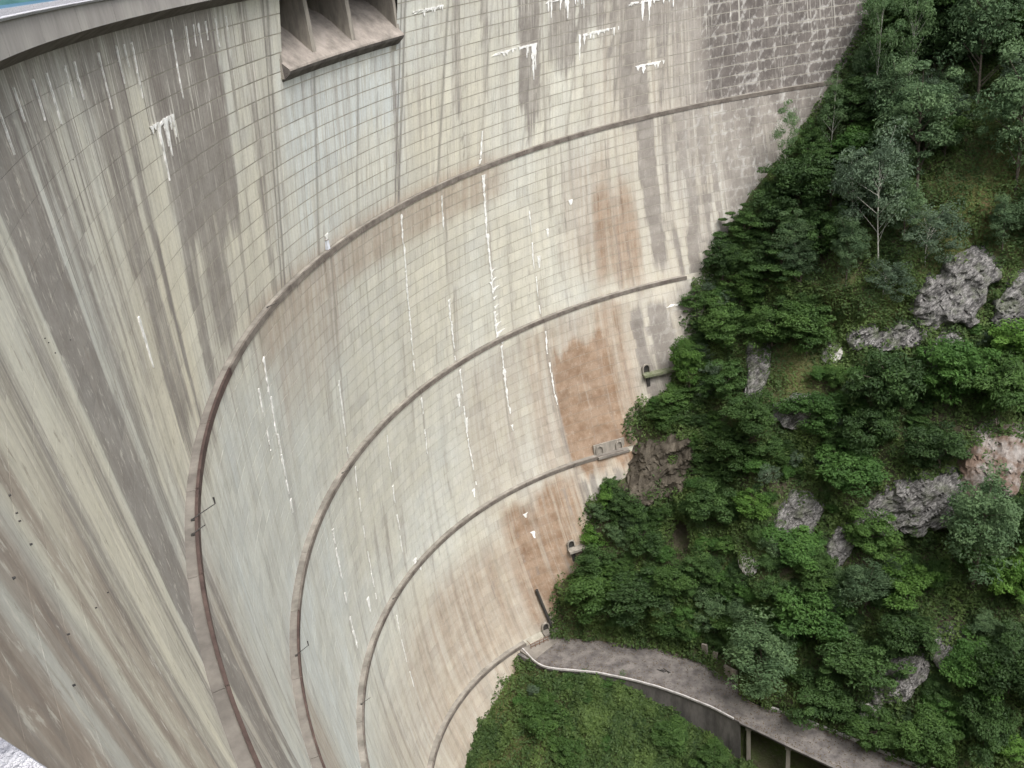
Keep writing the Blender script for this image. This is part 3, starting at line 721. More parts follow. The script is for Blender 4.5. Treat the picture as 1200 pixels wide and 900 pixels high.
# wall core: the joint faces seen between panels, the back and the spillway notch
def core():
    V = []; Fq = []; U_ = []; Z_ = []
    sl = sorted(set(list(np.arange(-10, 15.01, .125)) + [S_A, S_B]))
    zl = [-.0]
    for ztop, zbot, nr in tiers: zl += list(np.linspace(ztop, zbot, nr + 1))
    zl = sorted(set([round(float(v), 3) for v in zl] + [Z_SPILL, -130.0]), reverse=True)
    ns = len(sl)
    for z in zl:
        for s in sl:
            u = float(s2u(s, z)); lim = min(1.32 * float(rad(z)), 140); u = max(-lim, min(lim, u))
            V.append(P_dam(u, z, float(setback(z)) + .012)); U_.append(u); Z_.append(z)
    for a_ in range(len(zl) - 1):
        for b_ in range(ns - 1):
            if zl[a_ + 1] >= Z_SPILL - 1e-6 and sl[b_] >= S_A - 1e-6 and sl[b_ + 1] <= S_B + 1e-6: continue
            k = a_ * ns + b_; Fq.append([k, k + 1, k + ns + 1, k + ns])
    n0 = len(V)
    for z in zl:                      # upstream face
        for s in sl:
            u = float(s2u(s, z)); lim = min(1.32 * float(rad(z)), 140); u = max(-lim, min(lim, u))
            V.append(P_dam(u, z, 6.2 - z * .11)); U_.append(u); Z_.append(z)
    for a_ in range(len(zl) - 1):
        for b_ in range(ns - 1):
            k = n0 + a_ * ns + b_; Fq.append([k, k + ns, k + ns + 1, k + 1])
    me = mesh_np('wall_core', np.array(V), np.array(Fq), M['joint'])
    dlink('wall_core', me)
core()

# ledges: one slab per block
for k, zk in enumerate(LEDGE):
    for j in range(-10, 15):
        if s2u(j + 1, zk) < -ulim_r(zk) - 1: continue
        if s2u(j, zk) > ulim_l(zk) + 1: continue
        us = np.linspace(float(s2u(j, zk)) - .03, float(s2u(j + 1, zk)) + .03, 9)
        us = np.clip(us, -ulim_r(zk) - 2, ulim_l(zk) + 2)
        mb = MB(); n = 4
        prof = [(0.0, zk), (0.0, zk + .44), (1.75, zk + .50), (1.75, zk)]
        for u in us:
            for off, z in prof:
                th = u / float(rad(zk)); R = float(rad(zk)) + off
                mb.v.append([float(cen(zk)) + R * math.cos(th), R * math.sin(th), z])
        for a_ in range(len(us) - 1):
            for i in range(n):
                jn = (i + 1) % n; mb.f.append([a_ * n + i, (a_ + 1) * n + i, (a_ + 1) * n + jn, a_ * n + jn])
        for a_, rev in ((0, 0), (len(us) - 1, 1)):
            o_ = a_ * n; q = [o_, o_ + 1, o_ + 2, o_ + 3]; mb.f.append(q[::-1] if rev else q)
        dbuild(mb, 'ledge_slab', M['ledge'] if j < -1 else M['ledgegrey'])
        mb = MB()      # slab drip edge: rust stain, plus fascia shade put into its dark colour
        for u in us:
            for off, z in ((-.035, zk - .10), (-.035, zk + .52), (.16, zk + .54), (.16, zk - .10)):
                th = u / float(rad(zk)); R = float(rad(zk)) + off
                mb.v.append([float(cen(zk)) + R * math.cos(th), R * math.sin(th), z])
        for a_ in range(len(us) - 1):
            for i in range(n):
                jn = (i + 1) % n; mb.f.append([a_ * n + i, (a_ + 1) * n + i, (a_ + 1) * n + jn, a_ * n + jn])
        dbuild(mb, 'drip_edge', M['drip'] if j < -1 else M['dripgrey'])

# crest: cantilevered deck, parapets and coping
RP = 110 - 1.62
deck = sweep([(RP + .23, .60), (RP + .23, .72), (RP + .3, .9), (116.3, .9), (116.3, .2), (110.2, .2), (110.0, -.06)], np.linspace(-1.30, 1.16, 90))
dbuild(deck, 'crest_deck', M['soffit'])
road = sweep([(109.0, .904), (109.0, .93), (115.8, .93), (115.8, .904)], np.linspace(-1.30, 1.16, 90)); dbuild(road, 'crest_road', M['deck'])
CT = math.atan2(CAM_POS[1], CAM_POS[0])
for i in range(38):
    t0 = -1.30 + i * .065; t1 = t0 + .0645
    th = np.linspace(t0, t1, 6) if t1 < CT - .1 or t0 > CT + .1 else np.unique(np.concatenate([np.linspace(t0, t1, 24), np.clip(CT - np.array([.0065, .00722, .00774, .00818, .00858, .00903, .0105, .0125]), t0, t1)]))
    dbuild(sweep([(RP + .21, .61), (RP + .21, 1.83), (RP + .5, 1.83), (RP + .5, .61)], th), 'parapet_panel', M['parapet'])
    cp_ = sweep([(RP + .09, 1.832), (RP - .0, 1.94), (RP + .01, 1.965), (RP + .58, 1.965), (RP + .58, 1.832)], th)
    for v_ in cp_.v:      # outer edge moved in and out by angle to shape its outline near the camera
        R_ = math.hypot(v_[0], v_[1])
        if R_ < RP + .2:
            dth = CT - math.atan2(v_[1], v_[0]); d_ = 1.62 - float(np.interp(dth, [-.08, -.03, .0065, .00722, .00774, .00818, .00858, .00903, .0125, .03, .06], [1.62, 1.67, 1.665, 1.64, 1.621, 1.604, 1.588, 1.57, 1.50, 1.50, 1.62]))
            v_[0] *= (R_ + d_) / R_; v_[1] *= (R_ + d_) / R_
    dbuild(cp_, 'coping_stone', M['coping'])
    dbuild(sweep([(116.0, .94), (116.0, 2.02), (116.3, 2.02), (116.3, .94)], th), 'upstream_parapet_panel', M['coping'])

# spillway: jambs, lip, curved chute, piers, gates
spill = empty('spillway', P_dam(2.0, -7.0), None, None); spill.parent = dam; spill.matrix_parent_inverse = dam_inv
sinv = Matrix.Translation(Vector([-v for v in P_dam(2.0, -7.0)]))
def sb(mb, name, material):
    o = mb.build(name, material, spill); o.matrix_parent_inverse = Matrix.Identity(4)
    o.matrix_world = Matrix.Identity(4); o.matrix_parent_inverse = sinv; return o
def PW(s, w_, z):      # s joint coordinate at the lip height, w_ metres in, z
    u = float(s2u(s, Z_SPILL)); r0 = float(rad(Z_SPILL)); th = u / r0
    R = r0 + .3 + w_; c0 = float(cen(Z_SPILL))
    return [c0 + R * math.cos(th), R * math.sin(th), z]
ogee = [(-1.05, -6.95), (-1.0, -6.75), (-.2, -6.0), (.8, -5.0), (1.9, -3.9), (3.1, -3.0), (4.4, -2.35), (5.6, -2.05), (6.6, -2.2)]
sls = np.linspace(S_A - .03, S_B + .03, 19)
mb = MB(); mb.quadgrid([[PW(s, w_, z) for w_, z in ogee] for s in sls]); sb(mb, 'chute', M['ogee'])
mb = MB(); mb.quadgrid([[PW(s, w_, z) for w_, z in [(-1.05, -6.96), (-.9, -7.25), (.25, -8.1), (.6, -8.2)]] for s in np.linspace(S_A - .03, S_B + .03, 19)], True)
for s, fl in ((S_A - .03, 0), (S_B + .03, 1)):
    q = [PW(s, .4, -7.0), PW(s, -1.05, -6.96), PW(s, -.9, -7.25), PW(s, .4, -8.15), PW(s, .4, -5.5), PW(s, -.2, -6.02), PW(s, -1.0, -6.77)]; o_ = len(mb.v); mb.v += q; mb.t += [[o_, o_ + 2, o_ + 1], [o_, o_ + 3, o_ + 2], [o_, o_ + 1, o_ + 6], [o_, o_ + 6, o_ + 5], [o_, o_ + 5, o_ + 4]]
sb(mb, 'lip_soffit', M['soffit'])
def plate(s, half, prof):
    mb = MB(); n = len(prof)
    for sg in (-1, 1):
        for w_, z in prof:
            P = PW(s, w_, z); th = float(s2u(s, Z_SPILL)) / float(rad(Z_SPILL))
            mb.v.append([P[0] - math.sin(th) * half * sg, P[1] + math.cos(th) * half * sg, z])
    for i in range(n): mb.f.append([i, (i + 1) % n, n + (i + 1) % n, n + i])
    for i in range(1, n - 1): mb.t.append([0, i + 1, i]); mb.t.append([n, n + i, n + i + 1])
    return mb
for s in (2.02, 2.90):
    sb(plate(s, .40, [(-.35, -6.2), (-.35, .15), (6.3, .15), (6.3, -3.0), (2, -5.2)]), 'pier', M['pier'])
sb(plate(S_A - .02, .3, [(-.32, -7.6), (-.32, .15), (6.3, .15), (6.3, -7.6)]), 'jamb', M['pier'])
sb(plate(S_B + .03, .3, [(-.32, -7.3), (-.32, .15), (6.3, .15), (6.3, -7.3)]), 'jamb', M['pier'])
for s0, s1 in ((S_A, 2.0), (2.04, 2.88), (2.92, S_B)):
    mb = MB(); nb = 5
    mb.quadgrid([[PW(s, 5.2 - .5 * math.sin(z_ * 1.5), -2.2 + z_ * 2.3) for z_ in np.linspace(0, 1, 4)] for s in np.linspace(s0, s1, 6)])
    sb(mb, 'gate_leaf', M['gate'])
    mb = MB()
    for zz in (-1.6, -.9):
        A = PW(s0, 4.6, zz); B = PW(s1, 4.6, zz); mb.tube(A, B, .09)
    sb(mb, 'gate_beam', M['rust'])

# ---- lime crusts that have grown on the wall (thin ragged sheets standing proud of it)
def crust(pts_u, pts_z, wid, seed, thick=.05):
    """ragged ribbon following points; wid list of half widths"""
    r_ = np.random.default_rng(seed); n = len(pts_u); mb = MB()
    L, R_ = [], []
    for i in range(n):
        a = wid[i] * r_.uniform(.5, 1.3); b_ = wid[i] * r_.uniform(.5, 1.3)
        L.append((pts_u[i] - a, pts_z[i])); R_.append((pts_u[i] + b_, pts_z[i] + r_.uniform(-.1, .1)))
    for row in (L, R_):
        for u, z in row:
            mb.v.append(list(P_dam(u, z, float(setback(z)) - .05 - thick)))
    for row in (L, R_):
        for u, z in row:
            mb.v.append(list(P_dam(u, z, float(setback(z)) + .02)))
    for i in range(n - 1):
        mb.f.append([i, i + 1, n + i + 1, n + i]); mb.f.append([i, 2 * n + i, 2 * n + i + 1, i + 1]); mb.f.append([n + i, n + i + 1, 3 * n + i + 1, 3 * n + i])
    mb.f.append([0, n, 3 * n, 2 * n]); mb.f.append([n - 1, 3 * n - 1, 4 * n - 1, 2 * n - 1])
    return mb
_cs = [0]
def joint_crust(s, z0, z1, w_=.14, gaps=.35):
    rr_ = np.random.default_rng(int(abs(s * 100) + abs(z0) * 7)); z = z0
    while z > z1:
        ln = rr_.uniform(1.2, 5); ze = max(z1, z - ln); n = max(3, int((z - ze) / .35) + 2)
        zz = np.linspace(z, ze, n); uu = s2u(s, zz) + np.cumsum(rr_.uniform(-.05, .05, n))
        ww = w_ * 1.35 * rr_.uniform(.35, 1.3, n) * np.linspace(1.2, .6, n)
        dbuild(crust(uu, zz, ww, int(z * -97) + 5), 'lime_crust', M['calcite']); z = ze - (rr_.uniform(.2, 3) if rr_.random() < gaps else .1)
joint_crust(4, -28.7, -53, .13, .1); joint_crust(4, -57, -67, .12, .6)
joint_crust(6, -28.7, -55.6, .22, .1); joint_crust(6, -57, -73, .17, .25)
joint_crust(5, -29, -34, .12, .3); joint_crust(5, -45, -55.5, .15, .5); joint_crust(5, -57, -79, .11, .6)
joint_crust(7, -37, -55, .10, 1.0); joint_crust(7, -58, -72, .12, .6); joint_crust(3, -58, -79, .09, .8); joint_crust(2, -44, -55, .12, .4); joint_crust(2, -57, -80, .08, .9)
joint_crust(0, -31, -50, .17, .25); joint_crust(1, -60, -80, .17, .35); joint_crust(6, -22.5, -27, .16, .1); joint_crust(-.3, -33, -40, .1, .5)
joint_crust(2.35, -86, -100, .07, .9)
def fringe(u0, u1, z, lens, seed, hw=.16):
    """a seeping lift joint: a thin white line with icicle-like runs below it"""
    rr_ = np.random.default_rng(seed); n = max(4, int(abs(u1 - u0) / .62))
    mb = MB(); k = 0
    for u in np.linspace(u0, u1, n):
        u = u + rr_.uniform(-.3, .3); hw_ = hw * rr_.uniform(.5, 1.7); f = min(1, abs((u - u0) / (u1 - u0))); ln = float(np.interp(f, np.linspace(0, 1, len(lens)), lens)) * float(np.clip(rr_.exponential(.5), .12, 1.25))
        m = max(3, int(ln / .4) + 2); zz = np.linspace(z, z - ln, m); ww = np.linspace(hw_ * 1.5, .05, m)
        c = crust(np.full(m, u + rr_.uniform(-.15, .15)) + np.cumsum(rr_.uniform(-.03, .03, m)), zz, ww, seed * 31 + k); k += 1
        o_ = len(mb.v); mb.v += c.v; mb.f += [[q + o_ for q in f_] for f_ in c.f]
    for k2 in range(int(abs(u1 - u0) / 1.1)):       # the crust along the joint itself, in uneven lumps
        ua_ = u0 + (u1 - u0) * rr_.uniform(0, .93); w2 = rr_.uniform(.4, 1.3)
        c = crust(np.linspace(ua_, ua_ + w2, 3) + .0, np.linspace(z + .02, z - .28, 3), [rr_.uniform(.25, .55)] * 3, seed * 77 + k2)
        o_ = len(mb.v); mb.v += c.v; mb.f += [[q + o_ for q in f_] for f_ in c.f]
    dbuild(mb, 'lime_fringe', M['calcite'])
fringe(-15.5, -22, -4.7, [.9, .6, 1.6], 1, .2); fringe(-33.8, -42, -12.4, [.7, .8, 1.2, 4.8], 2, .22); fringe(-44.8, -53, -7.0, [2.2, 1.4, 2.8, 1.6], 3)
fringe(-52, -60, -12.7, [3.2, 1.0, .8, 1.0], 4, .15); fringe(-64.3, -69.8, -19.3, [1.2, 1.8, .7], 5, .24); fringe(-63, -72, -9.6, [1.5, 4.2, 2.2], 6, .22)
fringe(43.6, 38.8, -6.4, [1.8, 4.0, 1.2], 7, .18); fringe(-66, -71, -60.2, [.5, .8, .4], 8, .1)
for i, u in enumerate([74, 70, 66.5, 63, 60.5, 57, 55.2, 50.5, 47, 45.5, 44, 33, 31.5, 30.5, 29, 27, 36, 24.8]):
    ln = [2.2, 3.2, 2.0, 2.6, 3.5, 2.4, 2.8, 4.5, 3.2, 2.0, 5.0, 3.0, 2.2, 2.8, 2.0, 3.2, 7.0, 1.5][i]
    ln *= .7; m = int(ln / .3) + 3; dbuild(crust(u + np.cumsum(np.random.default_rng(i + 50).uniform(-.04, .04, m)), np.linspace(-.9, -.9 - ln, m), np.linspace(.10, .03, m) * np.random.default_rng(i).uniform(.4, 1.5, m), 900 + i), 'lime_run', M['calcite'])
for (u, z, ln, hw) in ((-21.0, -46.3 - 33, 1.6, .35), (-20.3, -61, 2.2, .4), (-21.5, -66, 2.5, .4), (-5, -82.5, 2, .55), (10, -77.5, 2.6, .4), (-29.8, -88.6, .8, .5), (-30.3, -92.5, 1.4, .5), (-47.5, -31.5, .0, .0), (-41, -45, 2, .45), (-43.2, -41, 1.4, .3), (-48.5, -37.6, .8, .5), (56.5, -15.5, 3.5, .25), (7.5, -25.6, 1.2, .35)):
    if ln <= 0: continue
    m = int(ln / .4) + 3; dbuild(crust(np.full(m, u), np.linspace(z, z - ln, m), np.linspace(hw, hw * .25, m), int(u * 13 + 999)), 'lime_patch', M['calcite'])
for k in range(9):     # side runs along the strong white joint
    z = -44 - k * 1.55; u = float(s2u(6, z)); n = 5
    mb = crust(np.linspace(u - .2, u - 2.2, n), np.linspace(z, z + .15, n), [.02] * n, 40 + k)
    w0 = np.linspace(.35, .05, n)
    mb = crust([u - .25 - i * .35 for i in range(n)], [z] * n, [.2] * n, 60 + k) if False else None
    q = MB(); wq = .5 + .9 * _h(k, 3, 1); P0 = [(u - .1, z + .04), (u - 1.5 * wq, z + .10), (u - .8 * wq, z - .10), (u - .25, z - .55 * wq)]
    fr = [list(P_dam(a_, b_, float(setback(b_)) - .1)) for a_, b_ in P0]; bk = [list(P_dam(a_, b_, float(setback(b_)) + .02)) for a_, b_ in P0]
    q.v = fr + bk; q.f = [[0, 1, 2, 3]] + [[i, (i + 1) % 4, 4 + (i + 1) % 4, 4 + i] for i in range(4)]
    dbuild(q, 'lime_run', M['calcite'])

# ---------------------------------------------------------------- fittings on the ledges
def frame(u, z):
    """local frame on the wall: origin, along (u grows), out (away from the wall), up"""
    th = u / float(rad(z)); along = Vector((-math.sin(th), math.cos(th), 0)); out = Vector((-math.cos(th), -math.sin(th), 0))
    return Vector(P_dam(u, z)), along, out
def lbox(mb, O, a, o, x0, x1, y0, y1, z0, z1):
    up = Vector((0, 0, 1))
    mb.hexa([O + a * x + o * y + up * z for z in (z0, z1) for x, y in ((x0, y0), (x1, y0), (x1, y1), (x0, y1))])
def arm(u, k, ln, label, lamp=True):
    z = LEDGE[k] + .45; O, a, o = frame(u, LEDGE[k]); O.z = z
    e = empty('floodlight_arm', O, label, 'lamp bracket', 'steel arms fixed to the ledges')
    mb = MB(); mb.hexa([Vector((0, 0, 0)) + a * x + o * y + Vector((0, 0, h)) for h in (0, .08) for x, y in ((-.11, -.4), (.11, -.4), (.11, -.15), (-.11, -.15))]); mb.build('foot_plate', M['steel'], e)
    mb = MB(); p0 = o * -.3 + Vector((0, 0, .1)); ln *= .62; p1 = o * (ln * .8) - a * ln * .6 + Vector((0, 0, .25)); mb.tube(p0, p1, .032); mb.build('arm_tube', M['steel'], e)
    if lamp:
        mb = MB(); mb.tube(p1, p1 + Vector((0, 0, .42)) - a * .12, .045, .065); mb.build('lamp_head', M['steel'], e)
arm(61.9, 0, 2.3, 'dark bent steel arm with lamp head on the near part of the top ledge')
arm(63.6, 0, 1.0, 'short straight dark rod lying across the near part of the top ledge', False)
arm(44.0, 1, 1.9, 'dark bent steel arm with lamp head on the second ledge near the bottom left')
arm(11.5, 1, 1.2, 'small dark steel arm high on the curve of the second ledge')
arm(23.8, 2, 1.8, 'thin dark steel arm on the third ledge near the bottom of the picture', False)
arm(25.0, 0, 1.2, 'small steel arm where the top ledge bends steeply downward', False)
arm(3.5, 2, .9, 'tiny dark steel bracket midway along the third ledge', False)
O, a, o = frame(7.7, LEDGE[0]); O.z = LEDGE[0] + .5
e = empty('junction_box', O, 'small pale grey cabinet standing on the top ledge below the spillway', 'cabinet')
mb = MB(); lbox(mb, Vector((0, 0, 0)) - o * .5, a, o, -.25, .25, -.2, .22, 0, 1.05); mb.build('housing', simple('pale_paint', (.45, .47, .52), (.6, .62, .66), 1), e)
mb = MB(); lbox(mb, Vector((0, 0, 0)) - o * .5, a, o, -.28, .28, -.23, .26, 1.053, 1.12); mb.build('lid', M['parapet'], e)
for i, (u, z) in enumerate(((93.3, -6.7), (93.7, -6.95), (93.9, -7.05), (94.2, -7.5), (77.0, -8.8), (76.7, -9.1), (76.3, -9.7), (91.3, -11.5), (96.2, -8.6), (97.5, -6.2), (98.6, -8.0), (72.5, -10.6), (60.2, -5.2), (88.2, -13.2))):
    O, a, o = frame(u, z); O = Vector(P_dam(u, z, float(setback(z)))); mb = MB(); mb.tube(O, O + o * .07, .022 if i % 3 else .032, .02); dbuild(mb, 'anchor_stub', M['steel'])

# ---- gallery portals at the right bank
def portal(u, z, label, width, post, extra=False, slab=M['mossgreen']):
    O = Vector(P_dam(u, z, float(setback(z)))); _, a, o = frame(u, z); a = -a      # a points to the right bank
    e = empty('gallery_portal', O, label, 'gallery portal', 'gallery doorways at the right bank')
    Z = Vector((0, 0, 0))
    def arch(x0, r_, name):
        mb = MB(); n = 10; h = .9
        pts = [(-r_, 0), (-r_, h)] + [(-r_ * math.cos(t), h + r_ * math.sin(t)) for t in np.linspace(.2, math.pi - .2, n)] + [(r_, h), (r_, 0)]
        inner = [(x * .72, y * .9 if y > 0 else 0) for x, y in pts]
        for P_, d0, d1 in ((pts, .12, .42),):
            m_ = len(pts); o0 = 0
            for row, dd in ((pts, .1), (pts, .45), (inner, .45), (inner, .12)):
                for x, y in row: mb.v.append(list(a * (x + x0) + o * dd + Vector((0, 0, y + .05))))
            for rr0 in range(3):
                for i in range(m_ - 1): mb.f.append([rr0 * m_ + i, rr0 * m_ + i + 1, (rr0 + 1) * m_ + i + 1, (rr0 + 1) * m_ + i])
        fr = mb.build('door_surround', M['pier'], e)
        mb = MB(); c0 = len(inner); mb.v = [list(a * (x + x0) + o * .13 + Vector((0, 0, y + .05))) for x, y in inner]
        for i in range(1, c0 - 1): mb.t.append([0, i, i + 1])
        mb.build('opening_shade_panel', M['steel'], e)  # flat dark panel stands in for the shade inside the doorway
    arch(.3, .75, 'a')
    if extra: arch(4.1, .65, 'b'); mb = MB(); lbox(mb, Z, a, o, -.8, 5.2, -.05, .18, -.1, 1.95); mb.build('portal_wall', M['pier'], e)
    mb = MB(); lbox(mb, Z, a, o, -.5, width, -.1, 1.5, -.45, 0.0); mb.build('platform_slab', slab, e)
    mb = MB(); lbox(mb, Z, a, o, .1, .75, .1, .8, -.46 - post, -.455); mb.build('drain_shaft', M['steel'], e)
    mb = MB(); lbox(mb, Z, a, o, 1.2, 1.45, .2, .45, -.46 - post * .7, -.455); lbox(mb, Z, a, o, width - .4, width - .15, .2, .45, -.46 - post * .5, -.455); mb.build('support_post', M['pier'], e)
    return e
portal(-58.6, -70.9, 'green topped gallery platform with small dark doorway under the fourth tier of the wall', 5.6, 5.2)
portal(-46.5, -83.2, 'pale double doorway portal at the right end of the third ledge', 5.6, 4.6, True, M['ledge'])
portal(-35.9, -98.0, 'small gallery doorway with short pale platform low on the wall', 3.0, 5.0, False, M['pier'])
portal(-25.6, -111.1, 'lowest gallery doorway at the corner where the road meets the wall', 2.2, .5, False, M['ledge'])
# dark drain pipe down the wall corner
pts = [P_dam(-27.2, z, float(setback(z)) - .5) for z in np.linspace(-103, -111, 6)]
mb = MB()
for A, B in zip(pts[:-1], pts[1:]): mb.tube(A, B, .28)
mb.build('drain_pipe', M['steel'], None, label='thick dark drain pipe in the corner between wall and thicket above the road', category='pipe')

# ---------------------------------------------------------------- access road
RZ = -112.0
xs = np.concatenate([np.linspace(110.2, 66, 46), np.linspace(65, 20, 26)])
Lo = [(x, float(y_out(x)), RZ) for x in xs]; Li = [(x, float(y_in(x)), RZ) for x in xs]
# narrower on the bridge
G = np.array([[(lo[0], lo[1] + (li[1] - lo[1]) * t, RZ - .02 * math.sin(3 * t)) for t in np.linspace(0, 1, 6)] for lo, li in zip(Lo, Li)])
G[0, :, 0] += np.array([0, -.5, -1, -1.6, -2.2, -3])
v = G.reshape(-1, 3); mb = MB(); mb.quadgrid(G)
mb.quadgrid(np.array([[g_[0] - [0, 0, 0], g_[0] - [0, 0, .6]] for g_ in G])); mb.quadgrid(np.array([[g_[-1] - [0, 0, .6], g_[-1]] for g_ in G]))
mb.quadgrid(G[:, ::-1] - [0, 0, .6])
mb.build('access_road', M['road'], kind='structure')
def strip(line, wd, z0, z1, material, name, side=1, **p):
    mb = MB(); L = [Vector(q) for q in line]; pr = []
    for i, P in enumerate(L):
        d = (L[min(i + 1, len(L) - 1)] - L[max(i - 1, 0)]); n = Vector((-d.y, d.x, 0)).normalized() * side
        pr.append([P + Vector((0, 0, z0)), P + n * wd + Vector((0, 0, z0)), P + n * wd + Vector((0, 0, z1)), P + Vector((0, 0, z1))])
    for i in range(len(pr)):
        mb.v += [list(q) for q in pr[i]]
    for i in range(len(pr) - 1):
        for k in range(4): mb.f.append([i * 4 + k, i * 4 + (k + 1) % 4, i * 4 + 4 + (k + 1) % 4, i * 4 + 4 + k])
    mb.f.append([0, 1, 2, 3]); o_ = 4 * (len(pr) - 1); mb.f.append([o_ + 3, o_ + 2, o_ + 1, o_])
    return mb.build(name, material, p.pop('parent', None), **p)
out_line = [q for q in Lo if q[0] > 70.2]; n = 0
kb = empty('road_kerb', (out_line[0][0], out_line[0][1], RZ), 'long curving white kerb along the outer edge of the access road', 'kerb')
step = 4
for i in range(0, len(out_line) - 1, step):
    seg = out_line[i:i + step + 1]
    if len(seg) < 2: continue
    seg = [Vector(s_) - Vector(kb.location) for s_ in seg]; seg[-1] = seg[-1] + (seg[-2] - seg[-1]).normalized() * .04
    strip(seg, .22, .003, .36, M['kerb'], 'kerb_stone', -1, parent=kb)
bl_ = [q for q in Lo if 20 <= q[0] <= 70]
kb = empty('bridge_edge_beam', (bl_[0][0], bl_[0][1], RZ), 'low grey edge beam on the valley side of the road bridge', 'kerb')
strip([Vector(s_) - Vector(kb.location) for s_ in bl_], .35, .003, .22, M['road'], 'beam', -1, parent=kb)
il = [q for q in Li if 20 <= q[0] <= 66]
kb = empty('inner_kerb', (il[0][0], il[0][1], RZ), 'straight white kerb on the hill side of the road toward the lower right corner', 'kerb')
for i in range(0, len(il) - 1, 4):
    seg = [Vector(s_) - Vector(kb.location) for s_ in il[i:i + 5]]
    if len(seg) < 2: continue
    seg[-1] = seg[-1] + (seg[-2] - seg[-1]).normalized() * .04
    strip(seg, .34, .003, .45, M['kerb'], 'kerb_stone', 1, parent=kb)
# retaining wall below the outer edge
rw = empty('retaining_wall', (88, float(y_out(88)), RZ), 'dark grey streaked retaining wall holding up the bend of the access road', 'wall')
xw = np.linspace(96, 69.9, 10)
for i in range(9):
    mb = MB(); xx = np.linspace(xw[i] - .02, xw[i + 1] + .02, 4)
    for x in xx:
        y = float(y_out(x)) - .02; zf = float(z_foot(x)) - 1.2
        for yy, zz in ((y, zf), (y, RZ - .02), (y - .5, RZ - .02), (y - .5, zf)): mb.v.append([x - 88, yy - float(y_out(88)), zz - RZ])
    for k in range(3):
        for q in range(4): mb.f.append([k * 4 + q, k * 4 + (q + 1) % 4, k * 4 + 4 + (q + 1) % 4, k * 4 + 4 + q])
    mb.f.append([3, 2, 1, 0]); mb.f.append([12, 13, 14, 15])
    mb.build('wall_panel', M['retain'], rw)
plab = ['pale bridge post next to the end of the retaining wall', 'second bridge post from the retaining wall', 'third bridge post from the retaining wall', 'fourth bridge post from the retaining wall']
for i, x in enumerate((68.6, 62.4, 56, 49.5)):
    y = float(y_out(x)) - .5; e = empty('bridge_post', (x, y, RZ - .62), plab[i], 'bridge post', 'posts under the road bridge')
    mb = MB(); mb.hexa([Vector((a_, b_, c_)) for c_ in (-9.5, 0) for a_, b_ in ((-.3, -.3), (.3, -.3), (.3, .3), (-.3, .3))]); mb.build('shaft', M['pier'], e)
    mb = MB(); mb.hexa([Vector((a_, b_, c_)) for c_ in (-.5, -.004) for a_, b_ in ((-.45, -3.6), (.45, -3.6), (.45, .42), (-.45, .42))]); mb.build('cross_head', M['pier'], e)
# landing where the road meets the wall: hand rail, dark edge
e = empty('hand_rail', (110, -20, RZ), 'thin bent hand rail on the landing between wall and road', 'railing')
O1 = Vector(P_dam(-21.5, RZ, .4)); O2 = Vector(P_dam(-25.0, RZ, .3)); dz = Vector((0, 0, 1))
rel = lambda P: P - Vector((110, -20, RZ))
outv = frame(-22, RZ)[2]
A0 = O1 + outv * 1.3; A1 = O2 + outv * 1.3
mb = MB()
for q in range(5):
    P = A0.lerp(A1, q / 4); mb.tube(rel(P), rel(P + dz * 1.1), .05)
mb.build('rail_posts', M['rust'], e)
mb = MB()
for h in (.55, 1.1): mb.tube(rel(A0 + dz * h), rel(A1 + dz * h), .05)
mb.tube(rel(A0 + dz * 1.1), rel(O1 + dz * 1.1), .05)
mb.build('top_rail', M['rust'], e)
mb = MB(); mb.hexa([Vector(P) for P in [(110.6, -19.2, -112.2), (106.2, -23.6, -112.2), (103.2, -23.0, -112.2), (106.2, -16.9, -112.2), (110.6, -19.2, -111.75), (106.2, -23.6, -111.75), (103.2, -23.0, -111.96), (106.2, -16.9, -111.96)]])
mb.build('landing_slab', M['ledge'], kind='structure')
# abutment block below the landing (dark recess under the road head)
mb = MB(); mb.hexa([Vector(P) for P in [(111.5, -18.5, -117), (107, -23, -117), (104, -22, -117), (104.6, -16.3, -117), (111.5, -18.5, -112.25), (107, -23, -112.25), (104, -22, -112.25), (104.6, -16.3, -112.25)]])
mb.build('bank_seat', M['retain'], label='dark concrete block carrying the road head against the wall', category='concrete block')
# broken concrete slabs on the hill side of the road
for (x, y, h, wd, tl, lab) in ((77.2, -24.0, 3.6, 1.1, .25, 'tall pale concrete slab standing at the hill side of the road'), (75.6, -23.3, 3.0, .9, -.1, 'shorter pale concrete slab beside the tall one'), (72.6, -20.8, 2.4, 2.6, .1, 'broad leaning concrete slab nearest the road bend')):
    e = empty('concrete_slab', (x, y, RZ), lab, 'concrete slab')
    mb = MB(); c, s_ = math.cos(-.55), math.sin(-.55)
    P = []
    for z in (-.3, h):
        for a_, b_ in ((-wd / 2, -.18), (wd / 2, -.18), (wd / 2, .18), (-wd / 2, .18)):
            P.append(Vector((a_ * c - b_ * s_ + (tl * h * .3 if z > 0 else 0), a_ * s_ + b_ * c, z - (.4 if (z > 0 and a_ > 0) else 0))))
    mb.hexa(P); mb.build('slab', M['pier'], e)
    mb = MB(); mb.hexa([p * .0 + Vector((p.x * 1.25, p.y * 2.0, -.28 if k < 4 else .12)) for k, p in enumerate(P)]); mb.build('footing', M['retain'], e)
